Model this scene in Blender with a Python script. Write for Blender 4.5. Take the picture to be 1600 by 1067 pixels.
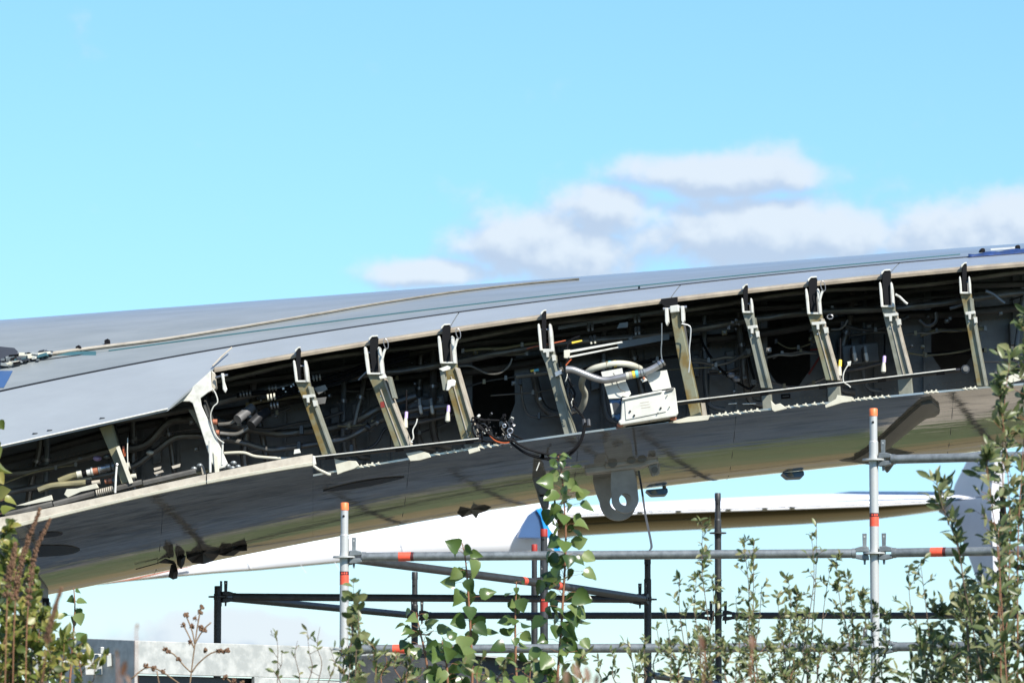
import bpy, math, random
import numpy as np
from mathutils import Vector, Matrix, Euler
R = math.radians
random.seed(7)
for o in list(bpy.data.objects): bpy.data.objects.remove(o)
scene = bpy.context.scene
COL = scene.collection

# ------------------------------------------------------------------ camera
F = 7000.0                        # focal length in pixels of the 1600 px wide photograph
HOR = 1230.0                      # eye level, a little below the frame
PITCH = math.atan((HOR - 533.5) / F)
CAM = Vector((0, 0, 1.6))
cam_d = bpy.data.cameras.new('camera'); cam = bpy.data.objects.new('camera', cam_d); COL.objects.link(cam)
cam_d.sensor_width = 36; cam_d.lens = 36 * F / 1600
cam.location = CAM; cam.rotation_euler = (math.pi / 2 + PITCH, 0, 0)
cam_d.clip_start = 0.3; cam_d.clip_end = 6000
cam_d.dof.use_dof = True; cam_d.dof.focus_distance = 26.6; cam_d.dof.aperture_fstop = 9.0
scene.camera = cam

# ------------------------------------------------------------------ sun, sky, exposure
SUN_AZ, SUN_EL = R(34), R(42)     # sun behind the camera, to its right
sun_dir = Vector((math.sin(SUN_AZ) * math.cos(SUN_EL), -math.cos(SUN_AZ) * math.cos(SUN_EL), math.sin(SUN_EL)))
sl = bpy.data.lights.new('sun', 'SUN'); so = bpy.data.objects.new('sun', sl); COL.objects.link(so)
sl.energy = 4.7; sl.angle = R(0.53); sl.color = (1.0, 0.95, 0.87)
so.rotation_euler = (-sun_dir).to_track_quat('-Z', 'Y').to_euler(); so.location = (20, -20, 30)
w = bpy.data.worlds.new('World'); scene.world = w; w.use_nodes = True
nt = w.node_tree; nt.nodes.clear()
def N(t, **k):
    n = nt.nodes.new(t)
    for a, b in k.items(): setattr(n, a, b)
    return n
def M(op, a, b=None, c=None, clamp=False):
    n = N('ShaderNodeMath', operation=op); n.use_clamp = clamp
    for i, v in enumerate((a, b, c)):
        if v is None: continue
        if isinstance(v, (int, float)): n.inputs[i].default_value = v
        else: nt.links.new(v, n.inputs[i])
    return n.outputs[0]
sky = N('ShaderNodeTexSky', sky_type='NISHITA'); sky.sun_disc = False
sky.sun_elevation = SUN_EL; sky.sun_rotation = math.pi - SUN_AZ
sky.air_density = 5.0; sky.dust_density = 0.0; sky.ozone_density = 10.0; sky.altitude = 10000
tc = N('ShaderNodeTexCoord'); sx = N('ShaderNodeSeparateXYZ'); nt.links.new(tc.outputs['Generated'], sx.inputs[0])
X, Y_, Z = sx.outputs
az = M('ARCTAN2', X, Y_); el = M('ARCTAN2', Z, M('SQRT', M('ADD', M('MULTIPLY', X, X), M('MULTIPLY', Y_, Y_))))
cmb = N('ShaderNodeCombineXYZ'); nt.links.new(az, cmb.inputs[0]); nt.links.new(M('MULTIPLY', el, 2.0), cmb.inputs[1])
def field(az, el):
    """density of the clouds in a direction"""
    cmb = N('ShaderNodeCombineXYZ'); nt.links.new(az, cmb.inputs[0]); nt.links.new(M('MULTIPLY', el, 1.15), cmb.inputs[1])
    def noise(scale, detail, rough, off=(0, 0, 0)):
        mp = N('ShaderNodeVectorMath', operation='ADD'); nt.links.new(cmb.outputs[0], mp.inputs[0]); mp.inputs[1].default_value = off
        n = N('ShaderNodeTexNoise'); n.inputs['Scale'].default_value = scale; n.inputs['Detail'].default_value = detail
        n.inputs['Roughness'].default_value = rough; nt.links.new(mp.outputs[0], n.inputs['Vector']); return n.outputs['Fac']
    def blob(px, py, rx, ry):     # a cloud bank lying in that direction
        a0 = math.atan((px - 800) / F); e0 = math.atan((HOR - py) / F)
        dx = M('DIVIDE', M('SUBTRACT', az, a0), rx / F); dy = M('DIVIDE', M('SUBTRACT', el, e0), ry / F)
        return M('POWER', 2.718, M('MULTIPLY', M('ADD', M('MULTIPLY', dx, dx), M('MULTIPLY', dy, dy)), -1.0))
    bank = None
    for b in ((1120, 272, 210, 46), (860, 390, 190, 75), (1190, 365, 340, 72), (1560, 365, 280, 85), (690, 425, 140, 30), (960, 330, 120, 60), (330, 1000, 230, 55), (-250, 1000, 300, 60), (1950, 380, 300, 90)):
        v = blob(*b); bank = v if bank is None else M('MAXIMUM', bank, v)
    far = M('MULTIPLY', M('SUBTRACT', noise(2.6, 3, .5, (3.1, 1.7, 0)), 0.40), 2.4)       # scattered clouds in the rest of the sky
    inview = M('POWER', 2.718, M('MULTIPLY', M('ADD', M('POWER', M('DIVIDE', az, .3), 2.0), M('POWER', M('DIVIDE', el, .3), 2.0)), -1.0))
    far = M('MULTIPLY', far, M('SUBTRACT', 1.0, inview))
    puff = M('ADD', M('MULTIPLY', M('SUBTRACT', noise(44, 3, .5), .5), 1.5), M('MULTIPLY', M('SUBTRACT', noise(120, 6, .62, (2, 1, 0)), .5), .8))
    return M('ADD', M('MULTIPLY', M('MAXIMUM', bank, far), 1.3), puff)
dens = field(az, el); dens_up = field(M('ADD', az, .0022), M('ADD', el, .0042))
mr = N('ShaderNodeMapRange', interpolation_type='SMOOTHERSTEP'); nt.links.new(dens, mr.inputs[0])
mr.inputs[1].default_value = .24; mr.inputs[2].default_value = 1.05; mr.inputs[3].default_value = 0; mr.inputs[4].default_value = .90
shade = N('ShaderNodeMapRange', interpolation_type='SMOOTHSTEP'); nt.links.new(M('SUBTRACT', dens, dens_up), shade.inputs[0]); shade.inputs[1].default_value = -.25; shade.inputs[2].default_value = .40
ccol = N('ShaderNodeMix', data_type='RGBA'); nt.links.new(shade.outputs[0], ccol.inputs['Factor'])
ccol.inputs[6].default_value = (2.9, 3.45, 4.3, 1); ccol.inputs[7].default_value = (4.3, 4.7, 5.1, 1)
tint = N('ShaderNodeMix', data_type='RGBA', blend_type='MULTIPLY'); tint.inputs['Factor'].default_value = 1
nt.links.new(sky.outputs[0], tint.inputs[6]); tint.inputs[7].default_value = (1, 1, 1, 1)
mixc = N('ShaderNodeMix', data_type='RGBA'); nt.links.new(mr.outputs[0], mixc.inputs['Factor'])
nt.links.new(tint.outputs[2], mixc.inputs[6]); nt.links.new(ccol.outputs[2], mixc.inputs[7])
bg = N('ShaderNodeBackground'); bg.inputs[1].default_value = 0.10; nt.links.new(mixc.outputs[2], bg.inputs[0])
ow = N('ShaderNodeOutputWorld'); nt.links.new(bg.outputs[0], ow.inputs[0])
vs = scene.view_settings
vs.view_transform = 'Standard'; vs.look = 'None'; vs.exposure = 0.9; vs.gamma = 1.0; vs.use_curve_mapping = False
scene.cycles.max_bounces = 8; scene.cycles.transparent_max_bounces = 8

# ------------------------------------------------------------------ helpers
cp, sp = math.cos(PITCH), math.sin(PITCH)
def P(px, py, Y):
    """point on the plane Y (metres from the camera) that the photograph shows at px, py"""
    u = (px - 800) / F; v = (533.5 - py) / F
    d = Vector((u, cp - v * sp, sp + v * cp))
    return CAM + d * (Y / d.y)
def S(Y): return Y / F            # metres per photograph pixel at that distance

class MB:
    def __init__(s): s.v = []; s.f = []
    def add(s, vs, fs):
        b = len(s.v); s.v += [Vector(q) for q in vs]; s.f += [tuple(i + b for i in f) for f in fs]; return s
    def prism(s, front, ext):
        n = len(front); ext = Vector(ext); back = [Vector(q) + ext for q in front]
        return s.add(list(front) + back, [tuple(range(n)), tuple(range(2 * n - 1, n - 1, -1))] + [(i, i + n, (i + 1) % n + n, (i + 1) % n) for i in range(n)])
    def pp(s, poly, Y, d, yaw=0, xc=None):
        """polygon given in photograph pixels at depth Y, d metres thick; yaw turns its face to the left"""
        xc = sum(q[0] for q in poly) / len(poly) if xc is None else xc
        t = math.tan(R(yaw))
        return s.prism([P(x, y, Y - (x - xc) * S(Y) * t) for x, y in poly], (d * math.sin(R(yaw)), d * math.cos(R(yaw)), 0))
    def box(s, c, dims, rot=None):
        c = Vector(c); m = rot or Matrix.Identity(3); a, b, h = [q / 2 for q in dims]
        vs = [c + m @ Vector((x, y, z)) for z in (-h, h) for x, y in ((-a, -b), (a, -b), (a, b), (-a, b))]
        return s.add(vs, [(3, 2, 1, 0), (4, 5, 6, 7), (0, 1, 5, 4), (1, 2, 6, 5), (2, 3, 7, 6), (3, 0, 4, 7)])
    def tube(s, pts, r, n=8, cap=True):
        pts = [Vector(q) for q in pts]; rs = r if isinstance(r, (list, tuple)) else [r] * len(pts)
        b = len(s.v); nrm = None
        for i, p in enumerate(pts):
            t = (pts[min(i + 1, len(pts) - 1)] - pts[max(i - 1, 0)])
            t = t.normalized() if t.length > 1e-9 else Vector((0, 0, 1))
            if nrm is None: nrm = t.orthogonal().normalized()
            nrm = (nrm - t * nrm.dot(t)); nrm = nrm.normalized() if nrm.length > 1e-6 else t.orthogonal().normalized()
            bi = t.cross(nrm)
            for k in range(n):
                a = 2 * math.pi * k / n; s.v.append(p + (nrm * math.cos(a) + bi * math.sin(a)) * rs[i])
        for i in range(len(pts) - 1):
            for k in range(n):
                a = b + i * n + k; c = b + i * n + (k + 1) % n; s.f.append((a, c, c + n, a + n))
        if cap:
            s.f.append(tuple(b + k for k in reversed(range(n)))); e = b + (len(pts) - 1) * n; s.f.append(tuple(e + k for k in range(n)))
        return s
    def tp(s, pts, r, n=8, sm=0):
        """tube through (px, py, Y) points, radius r in pixels"""
        q = [P(*a) for a in pts]
        if sm: q = smooth(q, sm)
        return s.tube(q, r * S(pts[0][2]), n)
    def disc(s, c, axis, r, th, n=20):
        a = Vector(axis).normalized() * th / 2; return s.tube([Vector(c) - a, Vector(c) + a], r, n)
    def ball(s, c, r, n=8, sq=(1, 1, 1)):
        c = Vector(c); b = len(s.v); m = n // 2
        s.v.append(c + Vector((0, 0, -r * sq[2])))
        for i in range(1, m):
            ph = -math.pi / 2 + math.pi * i / m
            for k in range(n):
                a = 2 * math.pi * k / n
                s.v.append(c + Vector((r * sq[0] * math.cos(ph) * math.cos(a), r * sq[1] * math.cos(ph) * math.sin(a), r * sq[2] * math.sin(ph))))
        s.v.append(c + Vector((0, 0, r * sq[2]))); top = len(s.v) - 1
        for k in range(n):
            s.f.append((b, b + 1 + (k + 1) % n, b + 1 + k)); o = b + 1 + (m - 2) * n; s.f.append((top, o + k, o + (k + 1) % n))
        for i in range(m - 2):
            for k in range(n):
                o = b + 1 + i * n; s.f.append((o + k, o + (k + 1) % n, o + n + (k + 1) % n, o + n + k))
        return s
    def grid(s, rows, off=None):
        """lofted sheet; off gives it a thickness"""
        nr, nc = len(rows), len(rows[0]); b = len(s.v)
        for r_ in rows: s.v += [Vector(q) for q in r_]
        idx = lambda i, j: b + i * nc + j
        for i in range(nr - 1):
            for j in range(nc - 1): s.f.append((idx(i, j), idx(i, j + 1), idx(i + 1, j + 1), idx(i + 1, j)))
        if off is not None:
            off = Vector(off); o = nr * nc
            for r_ in rows: s.v += [Vector(q) + off for q in r_]
            for i in range(nr - 1):
                for j in range(nc - 1): s.f.append((idx(i, j) + o, idx(i + 1, j) + o, idx(i + 1, j + 1) + o, idx(i, j + 1) + o))
            for j in range(nc - 1):
                s.f.append((idx(0, j), idx(0, j) + o, idx(0, j + 1) + o, idx(0, j + 1)))
                s.f.append((idx(nr - 1, j), idx(nr - 1, j + 1), idx(nr - 1, j + 1) + o, idx(nr - 1, j) + o))
            for i in range(nr - 1):
                s.f.append((idx(i, 0), idx(i + 1, 0), idx(i + 1, 0) + o, idx(i, 0) + o))
                s.f.append((idx(i, nc - 1), idx(i, nc - 1) + o, idx(i + 1, nc - 1) + o, idx(i + 1, nc - 1)))
        return s
    def mesh(s, name, mat, loc=Vector((0, 0, 0)), smooth_=False):
        me = bpy.data.meshes.new(name); me.from_pydata([tuple(q - loc) for q in s.v], [], s.f); me.materials.append(MAT[mat])
        import bmesh
        bm = bmesh.new(); bm.from_mesh(me); bmesh.ops.recalc_face_normals(bm, faces=bm.faces); bm.to_mesh(me); bm.free()
        if smooth_:
            me.polygons.foreach_set('use_smooth', [True] * len(me.polygons))
            if smooth_ != 'all': me.set_sharp_from_angle(angle=R(40))
        me.update(); return me
    def build(s, name, mat, parent=None, smooth_=False, bevel=0):
        loc = base_of(parent); me = s.mesh(name, mat, loc, smooth_)
        o = bpy.data.objects.new(name, me); COL.objects.link(o)
        if parent is not None: o.parent = parent
        if bevel:
            m = o.modifiers.new('bevel', 'BEVEL'); m.width = bevel; m.segments = 2; m.limit_method = 'ANGLE'; m.angle_limit = R(40)
        return o
def base_of(p):
    l = Vector((0, 0, 0))
    while p is not None: l = l + p.location; p = p.parent
    return l
def smooth(q, k=6):
    out = []; n = len(q)
    for i in range(n - 1):
        p0, p1, p2, p3 = q[max(i - 1, 0)], q[i], q[i + 1], q[min(i + 2, n - 1)]
        for j in range(k):
            t = j / k; out.append(0.5 * ((2 * p1) + (p2 - p0) * t + (2 * p0 - 5 * p1 + 4 * p2 - p3) * t * t + (3 * p1 - p0 - 3 * p2 + p3) * t ** 3))
    return out + [q[-1]]
def thing(name, loc, label, cat, group=None):
    o = bpy.data.objects.new(name, None); COL.objects.link(o); o.location = loc; o.empty_display_size = .2
    return tag(o, label, cat, group)
def tag(o, label=None, cat=None, group=None, kind=None):
    if label: o['label'] = label
    if cat: o['category'] = cat
    if group: o['group'] = group
    if kind: o['kind'] = kind
    return o

# ------------------------------------------------------------------ materials
MAT = {}
def mat(name, col, rough=.5, metal=0., var=.15, vscale=6., col2=None, bump=0., bscale=40., coat=0., stretch=(1, 1, 1), rvar=0., spec=.5, ior=1.5, thr=(.35, .65), det=6):
    m = bpy.data.materials.new(name); m.use_nodes = True; t = m.node_tree; b = t.nodes['Principled BSDF']
    b.inputs['Roughness'].default_value = rough; b.inputs['Metallic'].default_value = metal
    b.inputs['Coat Weight'].default_value = coat; b.inputs['Coat Roughness'].default_value = .06; b.inputs['IOR'].default_value = ior
    tc = t.nodes.new('ShaderNodeTexCoord'); mp = t.nodes.new('ShaderNodeMapping'); mp.inputs['Scale'].default_value = stretch
    t.links.new(tc.outputs['Object'], mp.inputs[0])
    n = t.nodes.new('ShaderNodeTexNoise'); n.inputs['Scale'].default_value = vscale; n.inputs['Detail'].default_value = det; n.inputs['Roughness'].default_value = .6
    t.links.new(mp.outputs[0], n.inputs['Vector'])
    r = t.nodes.new('ShaderNodeMapRange'); r.inputs[1].default_value, r.inputs[2].default_value = thr; t.links.new(n.outputs['Fac'], r.inputs[0])
    mx = t.nodes.new('ShaderNodeMix'); mx.data_type = 'RGBA'; t.links.new(r.outputs[0], mx.inputs['Factor'])
    c = Vector(col); c2 = Vector(col2) if col2 else c * (1 - var)
    mx.inputs[6].default_value = (*c, 1); mx.inputs[7].default_value = (*c2, 1); t.links.new(mx.outputs[2], b.inputs['Base Color'])
    if rvar:
        rr = t.nodes.new('ShaderNodeMapRange'); rr.inputs[3].default_value = max(rough - rvar, .02); rr.inputs[4].default_value = rough + rvar
        t.links.new(n.outputs['Fac'], rr.inputs[0]); t.links.new(rr.outputs[0], b.inputs['Roughness'])
    if bump:
        n2 = t.nodes.new('ShaderNodeTexNoise'); n2.inputs['Scale'].default_value = bscale; n2.inputs['Detail'].default_value = 3; t.links.new(mp.outputs[0], n2.inputs['Vector'])
        bp = t.nodes.new('ShaderNodeBump'); bp.inputs['Strength'].default_value = 1; bp.inputs['Distance'].default_value = bump
        t.links.new(n2.outputs['Fac'], bp.inputs['Height']); t.links.new(bp.outputs[0], b.inputs['Normal'])
    MAT[name] = m; return m
mat('top_paint', (.195, .215, .22), .36, .0, vscale=3, col2=(.16, .18, .185), stretch=(.5, 2.5, 2.5), bump=.0006, bscale=5, rvar=.08, coat=.15)
mat('panel_paint', (.24, .265, .28), .36, .0, vscale=2.5, col2=(.21, .232, .246), stretch=(.6, 1.5, 1.5), bump=.0005, bscale=4, rvar=.07, coat=.15)
mat('low_paint', (.36, .35, .325), .065, .68, vscale=7, col2=(.17, .165, .155), stretch=(.22, 3.5, 3.5), thr=(.48, .66), bump=.0034, bscale=3.4, rvar=.03, coat=.6)
mat('cream', (.37, .335, .27), .45, vscale=14, col2=(.24, .21, .165), bump=.0004, bscale=90, thr=(.45, .75))
mat('cream_bright', (.50, .485, .395), .45, vscale=12, col2=(.38, .35, .27), thr=(.5, .8))
mat('lip_tan', (.34, .29, .215), .5, vscale=9, col2=(.23, .195, .15))
mat('primer', (.175, .178, .115), .42, vscale=7, col2=(.145, .10, .025), thr=(.42, .6), coat=.1)
mat('primer_grey', (.20, .205, .165), .45, vscale=9, col2=(.12, .118, .08), thr=(.45, .7))
mat('white_part', (.52, .52, .47), .4, vscale=20, col2=(.35, .34, .29), thr=(.5, .75))
mat('spar_grey', (.125, .145, .155), .5, vscale=4, col2=(.085, .097, .102), stretch=(1, 1, 2), coat=.1)
mat('inner_dark', (.055, .055, .05), .6, vscale=5, col2=(.03, .03, .028))
mat('black_rubber', (.008, .008, .009), .6, vscale=15, ior=1.2)
mat('black_gloss', (.012, .011, .012), .3, vscale=15)
mat('dark_metal', (.06, .063, .068), .35, .6, vscale=10)
mat('steel', (.42, .42, .42), .30, .85, vscale=12, col2=(.25, .25, .25))
mat('pipe_grey', (.17, .165, .15), .35, .3, vscale=8, col2=(.10, .095, .085))
mat('pipe_steel', (.33, .33, .33), .34, .55, vscale=9, col2=(.2, .2, .2))
mat('pipe_cream', (.50, .49, .40), .4, vscale=9)
mat('olive', (.22, .20, .11), .5, vscale=9, col2=(.14, .13, .08))
mat('copper', (.42, .16, .09), .4, .3)
mat('red_mark', (.22, .03, .02), .5)
mat('orange_wire', (.40, .085, .025), .5)
mat('box_grey', (.50, .50, .45), .45, vscale=10, col2=(.40, .395, .34), thr=(.5, .75))
mat('yellow_band', (.70, .52, .05), .5)
mat('teal_band', (.10, .42, .50), .5)
mat('violet_band', (.45, .35, .62), .5)
mat('seal_dark', (.025, .03, .04), .6)
mat('seal_teal', (.04, .11, .13), .45)
mat('blue_metal', (.05, .12, .25), .3, .4)
mat('matte_grey', (.12, .12, .11), .55, vscale=5)  # plain dark grey for plates and fittings
mat('lug_grey', (.31, .31, .295), .5, vscale=7, col2=(.22, .22, .21), rvar=.15)
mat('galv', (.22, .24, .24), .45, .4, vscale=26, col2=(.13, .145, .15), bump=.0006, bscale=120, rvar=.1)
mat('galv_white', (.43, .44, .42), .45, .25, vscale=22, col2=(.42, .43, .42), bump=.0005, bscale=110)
mat('galv_shade_dark', (.05, .054, .058), .5, .4, vscale=16, col2=(.03, .033, .036), bump=.0005, bscale=110)  # shade under the wing put into the steel colour; dark connectors share it
mat('galv_plate', (.42, .43, .405), .5, .1, vscale=14, col2=(.30, .315, .30), thr=(.4, .6), bump=.0006, bscale=60)
mat('orange_cap', (.80, .20, .06), .5, vscale=20, col2=(.70, .15, .04))
mat('red_tape', (.78, .10, .05), .5, vscale=60, col2=(.66, .08, .04))
mat('red_shaded', (.30, .022, .014), .6)  # caps and tape of rear posts, the wing's shade put into the colour
mat('tape_print', (.07, .012, .012), .5)
mat('strap', (.05, .055, .06), .7)
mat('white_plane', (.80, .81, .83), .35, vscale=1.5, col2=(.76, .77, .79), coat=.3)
mat('far_under', (.05, .042, .022), .14, .3, vscale=1, coat=.4, col2=(.035, .03, .017), stretch=(.3, 2, 2))  # brown reflection of the dry ground put into the base colour
mat('lilac_plane', (.62, .62, .65), .4, vscale=1)
mat('blue_paint', (.04, .09, .20), .35, vscale=2)
mat('blue_bright', (.02, .30, .75), .35)
mat('blue_tarp', (.008, .022, .07), .55, vscale=18, col2=(.015, .045, .16), bump=.004, bscale=14)
mat('black_scrap', (.018, .018, .018), .55, vscale=20)
mat('asphalt', (.36, .31, .24), .85, vscale=.9, thr=(.42, .58), stretch=(.12, 1, 1), col2=(.13, .115, .09), bump=.004, bscale=60)
mat('bark_red', (.22, .10, .05), .7, vscale=20)
mat('bark_brown', (.13, .09, .06), .8, vscale=20)
mat('seed_brown', (.15, .085, .045), .85, vscale=30, col2=(.11, .055, .03))
mat('dry_tan', (.22, .15, .09), .8, vscale=25, col2=(.14, .09, .05))
def leafmat(name, cols, trans=.35, rough=.38, spec=.5):
    m = bpy.data.materials.new(name); m.use_nodes = True; t = m.node_tree; b = t.nodes['Principled BSDF']; out = t.nodes['Material Output']
    g = t.nodes.new('ShaderNodeNewGeometry'); oi = t.nodes.new('ShaderNodeObjectInfo')
    ad = t.nodes.new('ShaderNodeMath'); ad.operation = 'ADD'; t.links.new(g.outputs['Random Per Island'], ad.inputs[0]); t.links.new(oi.outputs['Random'], ad.inputs[1])
    fr = t.nodes.new('ShaderNodeMath'); fr.operation = 'FRACT'; t.links.new(ad.outputs[0], fr.inputs[0])
    cr = t.nodes.new('ShaderNodeValToRGB'); e = cr.color_ramp.elements
    while len(e) < len(cols): e.new(.5)
    for i, c in enumerate(cols): e[i].position = i / (len(cols) - 1); e[i].color = (*c, 1)
    t.links.new(fr.outputs[0], cr.inputs[0])
    n = t.nodes.new('ShaderNodeTexNoise'); n.inputs['Scale'].default_value = 35; n.inputs['Detail'].default_value = 3
    mx = t.nodes.new('ShaderNodeMix'); mx.data_type = 'RGBA'; mx.blend_type = 'MULTIPLY'; mx.inputs['Factor'].default_value = .45
    t.links.new(cr.outputs[0], mx.inputs[6]); t.links.new(n.outputs['Color'], mx.inputs[7]); t.links.new(mx.outputs[2], b.inputs['Base Color'])
    b.inputs['Roughness'].default_value = rough
    tr = t.nodes.new('ShaderNodeBsdfTranslucent'); t.links.new(cr.outputs[0], tr.inputs[0]); ms = t.nodes.new('ShaderNodeMixShader'); ms.inputs[0].default_value = trans
    t.links.new(b.outputs[0], ms.inputs[1]); t.links.new(tr.outputs[0], ms.inputs[2]); t.links.new(ms.outputs[0], out.inputs[0]); MAT[name] = m
leafmat('leaf_poplar', [(.04, .08, .02), (.08, .14, .035), (.14, .21, .055), (.24, .30, .10)], .35, .27)
leafmat('leaf_bush', [(.07, .10, .03), (.12, .16, .055), (.19, .22, .085), (.28, .28, .13)], .3, .4)
leafmat('leaf_willow', [(.07, .10, .035), (.13, .17, .06), (.21, .24, .09), (.30, .28, .13)], .3, .4)
leafmat('leaf_yellow', [(.07, .10, .02), (.15, .19, .035), (.26, .28, .06), (.36, .31, .08)], .4, .4)
leafmat('leaf_rust', [(.14, .06, .03), (.22, .10, .05), (.26, .15, .08), (.18, .07, .04)], .35, .5)
# ground: mown grass that turns to dry field further out
def groundmat():
    mat('grass_ground', (.035, .062, .012), .95, vscale=.35, col2=(.065, .065, .02), bump=.03, bscale=8)
    mat('dry_field', (.125, .085, .024), .95, vscale=.12, col2=(.07, .058, .016), bump=.03, bscale=5, stretch=(.4, 1, 1))
    mat('gravel', (.10, .08, .06), .95, vscale=1.5, col2=(.13, .12, .10), bump=.01, bscale=40)
groundmat()

# ------------------------------------------------------------------ the ground
def sheet(name, x0, x1, y0, y1, z, m):
    o = MB().add([(x0, y0, z), (x1, y0, z), (x1, y1, z), (x0, y1, z)], [(0, 1, 2, 3)]).build(name, m); return tag(o, kind='structure')
sheet('ground', -2500, 2500, -600, 4500, 0, 'grass_ground')
sheet('apron', -70, 70, 23, 35.5, .004, 'asphalt')
sheet('dry_field', -1500, 1500, 41, 2500, .008, 'dry_field')
sheet('gravel_path', -900, 900, 52, 55, .012, 'gravel')

# ------------------------------------------------------------------ the wing
def curve(pts, deg=4):
    x = np.array([p[0] for p in pts], float); y = np.array([p[1] for p in pts], float)
    c = np.polyfit(x / 1000, y, deg); d = np.polyder(c)
    def f(px):
        q = min(max(px, 0.), 1600.) / 1000
        return float(np.polyval(c, q) + np.polyval(d, q) * (px / 1000 - q))
    return f
lip = curve([(0, 642), (120, 616), (330, 575), (470, 548), (583, 530), (697, 512), (850, 490), (1045, 466), (1165, 450), (1270, 438), (1385, 427), (1507, 416), (1600, 408)])
seam1 = curve([(0, 611), (250, 560), (400, 535), (500, 520), (565, 510), (650, 496), (800, 477), (912, 462), (1000, 453), (1200, 430), (1400, 412), (1530, 401), (1600, 395)])
seam2 = curve([(0, 572), (178, 546), (344, 526), (400, 519), (500, 505), (600, 492), (700, 480), (800, 469), (1000, 447), (1200, 427), (1400, 407), (1520, 396), (1600, 389)])
crest = curve([(0, 500), (250, 481), (400, 470), (525, 461), (700, 447), (900, 433), (1000, 425), (1300, 402), (1400, 395), (1525, 386), (1600, 380)])
blip = curve([(0, 852), (322, 774), (450, 752), (517, 741), (561, 731), (667, 714), (780, 697), (875, 682), (950, 670), (1037, 660), (1109, 651), (1192, 643), (1287, 633), (1397, 620), (1523, 608), (1600, 601)])
bcrest = curve([(0, 945), (73, 928), (125, 919), (219, 899), (400, 865), (545, 836), (640, 817), (800, 793), (1000, 764), (1080, 755), (1250, 736), (1400, 721), (1560, 702), (1600, 697)])
strip_b = curve([(0, 829), (59, 816), (125, 798), (225, 775), (322, 756), (486, 727)], 3)
strip_t = curve([(0, 808), (59, 797), (125, 783), (225, 762), (320, 741), (483, 710)], 3)
YT, DT, YB, DB, YSPAR, YTE = 27.15, 1.5, 27.0, 2.1, 28.05, 31.2
def tfrac(fr): return 1 - math.sqrt(max(1 - fr, 0.))
def top_t(px, py): return tfrac((lip(px) - py) / (lip(px) - crest(px)))
def top_at(px, t):
    return P(px, lip(px) + (crest(px) - lip(px)) * (2 * t - t * t), YT + t * DT)
def bot_t(px, py): return tfrac((py - blip(px)) / (bcrest(px) - blip(px)))
def bot_at(px, t):
    return P(px, blip(px) + (bcrest(px) - blip(px)) * (2 * t - t * t), YB + t * DB)
def cav(px, f): return lip(px) + f * (blip(px) - lip(px))
X0, X1 = -700, 2300
wing = thing('aircraft_wing', P(800, 700, 28.5), 'big grey dismantled airliner wing with its leading edge opened, propped above the scaffold', 'aircraft wing')
def frange(a, b, st):
    n = max(1, int(round((b - a) / st))); return [a + (b - a) * i / n for i in range(n + 1)]
# upper skin behind the second seam, over the crest to the trailing edge
def te_rows(xs, fn, sgn):
    rows = []
    for k in (.08, .2, .4, .65, 1.):
        row = []
        for x in xs:
            c = fn(x, 1.); other = (bot_at if fn is top_at else top_at)(x, 1.)
            mid = .5 * (c.z + other.z); dy = k * (YTE - c.y)
            if sgn > 0: z = c.z + (mid + .03 - c.z) * k ** 1.7
            else: z = c.z + .085 * dy + (mid - .03 - c.z - .085 * (YTE - c.y)) * k ** 2
            row.append(Vector((c.x * (1 + dy / c.y * .0), c.y + dy, z)))
        rows.append(row)
    return rows
xs = frange(X0, X1, 25)
def rows_t(xs, fa, fb, at, n):
    return [[at(x, fa(x) + (fb(x) - fa(x)) * i / n) for x in xs] for i in range(n + 1)]
t2 = lambda x: top_t(x, seam2(x)); t1 = lambda x: top_t(x, seam1(x))
upper = MB().grid(rows_t(xs, lambda x: t2(x) + .004, lambda x: 1., top_at, 8) + te_rows(xs, top_at, 1), (0, 0, -.012)).build('upper_skin', 'top_paint', wing, True)
# under-sheet seen in the open joints
MB().grid([[top_at(x, t) - Vector((0, 0, .018)) for x in xs] for t in (.01, .1, .2, .35, .6)], (0, 0, -.01)).build('joint_strip', 'seal_dark', upper, True)
# panels between the two seams, split along the span
for a, b in zip((X0, 1000), (997, X1)):
    MB().grid(rows_t(frange(a, b, 25), lambda x: t1(x) + .006, lambda x: t2(x) - .004, top_at, 4), (0, 0, -.012)).build('skin_panel', 'top_paint', wing, True)
# fixed leading-edge strips forward of the first seam: slanted joints over the ribs
js = [334, 703, 1049, 1391, 1760, X1]
for a, b in zip(js[:-1], js[1:]):
    rows = []
    for i in range(4):
        q = i / 3; n_ = int((b - a) / 20)
        xa, xb_ = a + 1. + q * (28 if a == 334 else 14), b - 1. + q * 14
        rows.append([top_at(x, q * (t1(x) - .007)) for x in [xa + (xb_ - xa) * j / n_ for j in range(n_ + 1)]])
    e = MB().grid(rows, (0, 0, -.012)).build('leading_edge_panel', 'panel_paint', wing, True)
    # tan lip under the panel's front edge
    xs2 = frange(a + 1.0, b - 1.0, 20)
    up = [top_at(x, 0) + Vector((0, -.003, -.004)) for x in xs2]; lo = [P(x, lip(x) + 8.5, YT - .02) for x in xs2]
    md = [(u + l) / 2 + Vector((0, -.012, 0)) for u, l in zip(up, lo)]
    MB().grid([up, md, lo], (0, .02, 0)).build('lip', 'lip_tan', e, True)
MB().tp([(332, 572, 27.12), (345, 558, 27.15), (362, 543, 27.25)], 1.3, 6).build('joint_cover', 'cream', wing, True)
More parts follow.
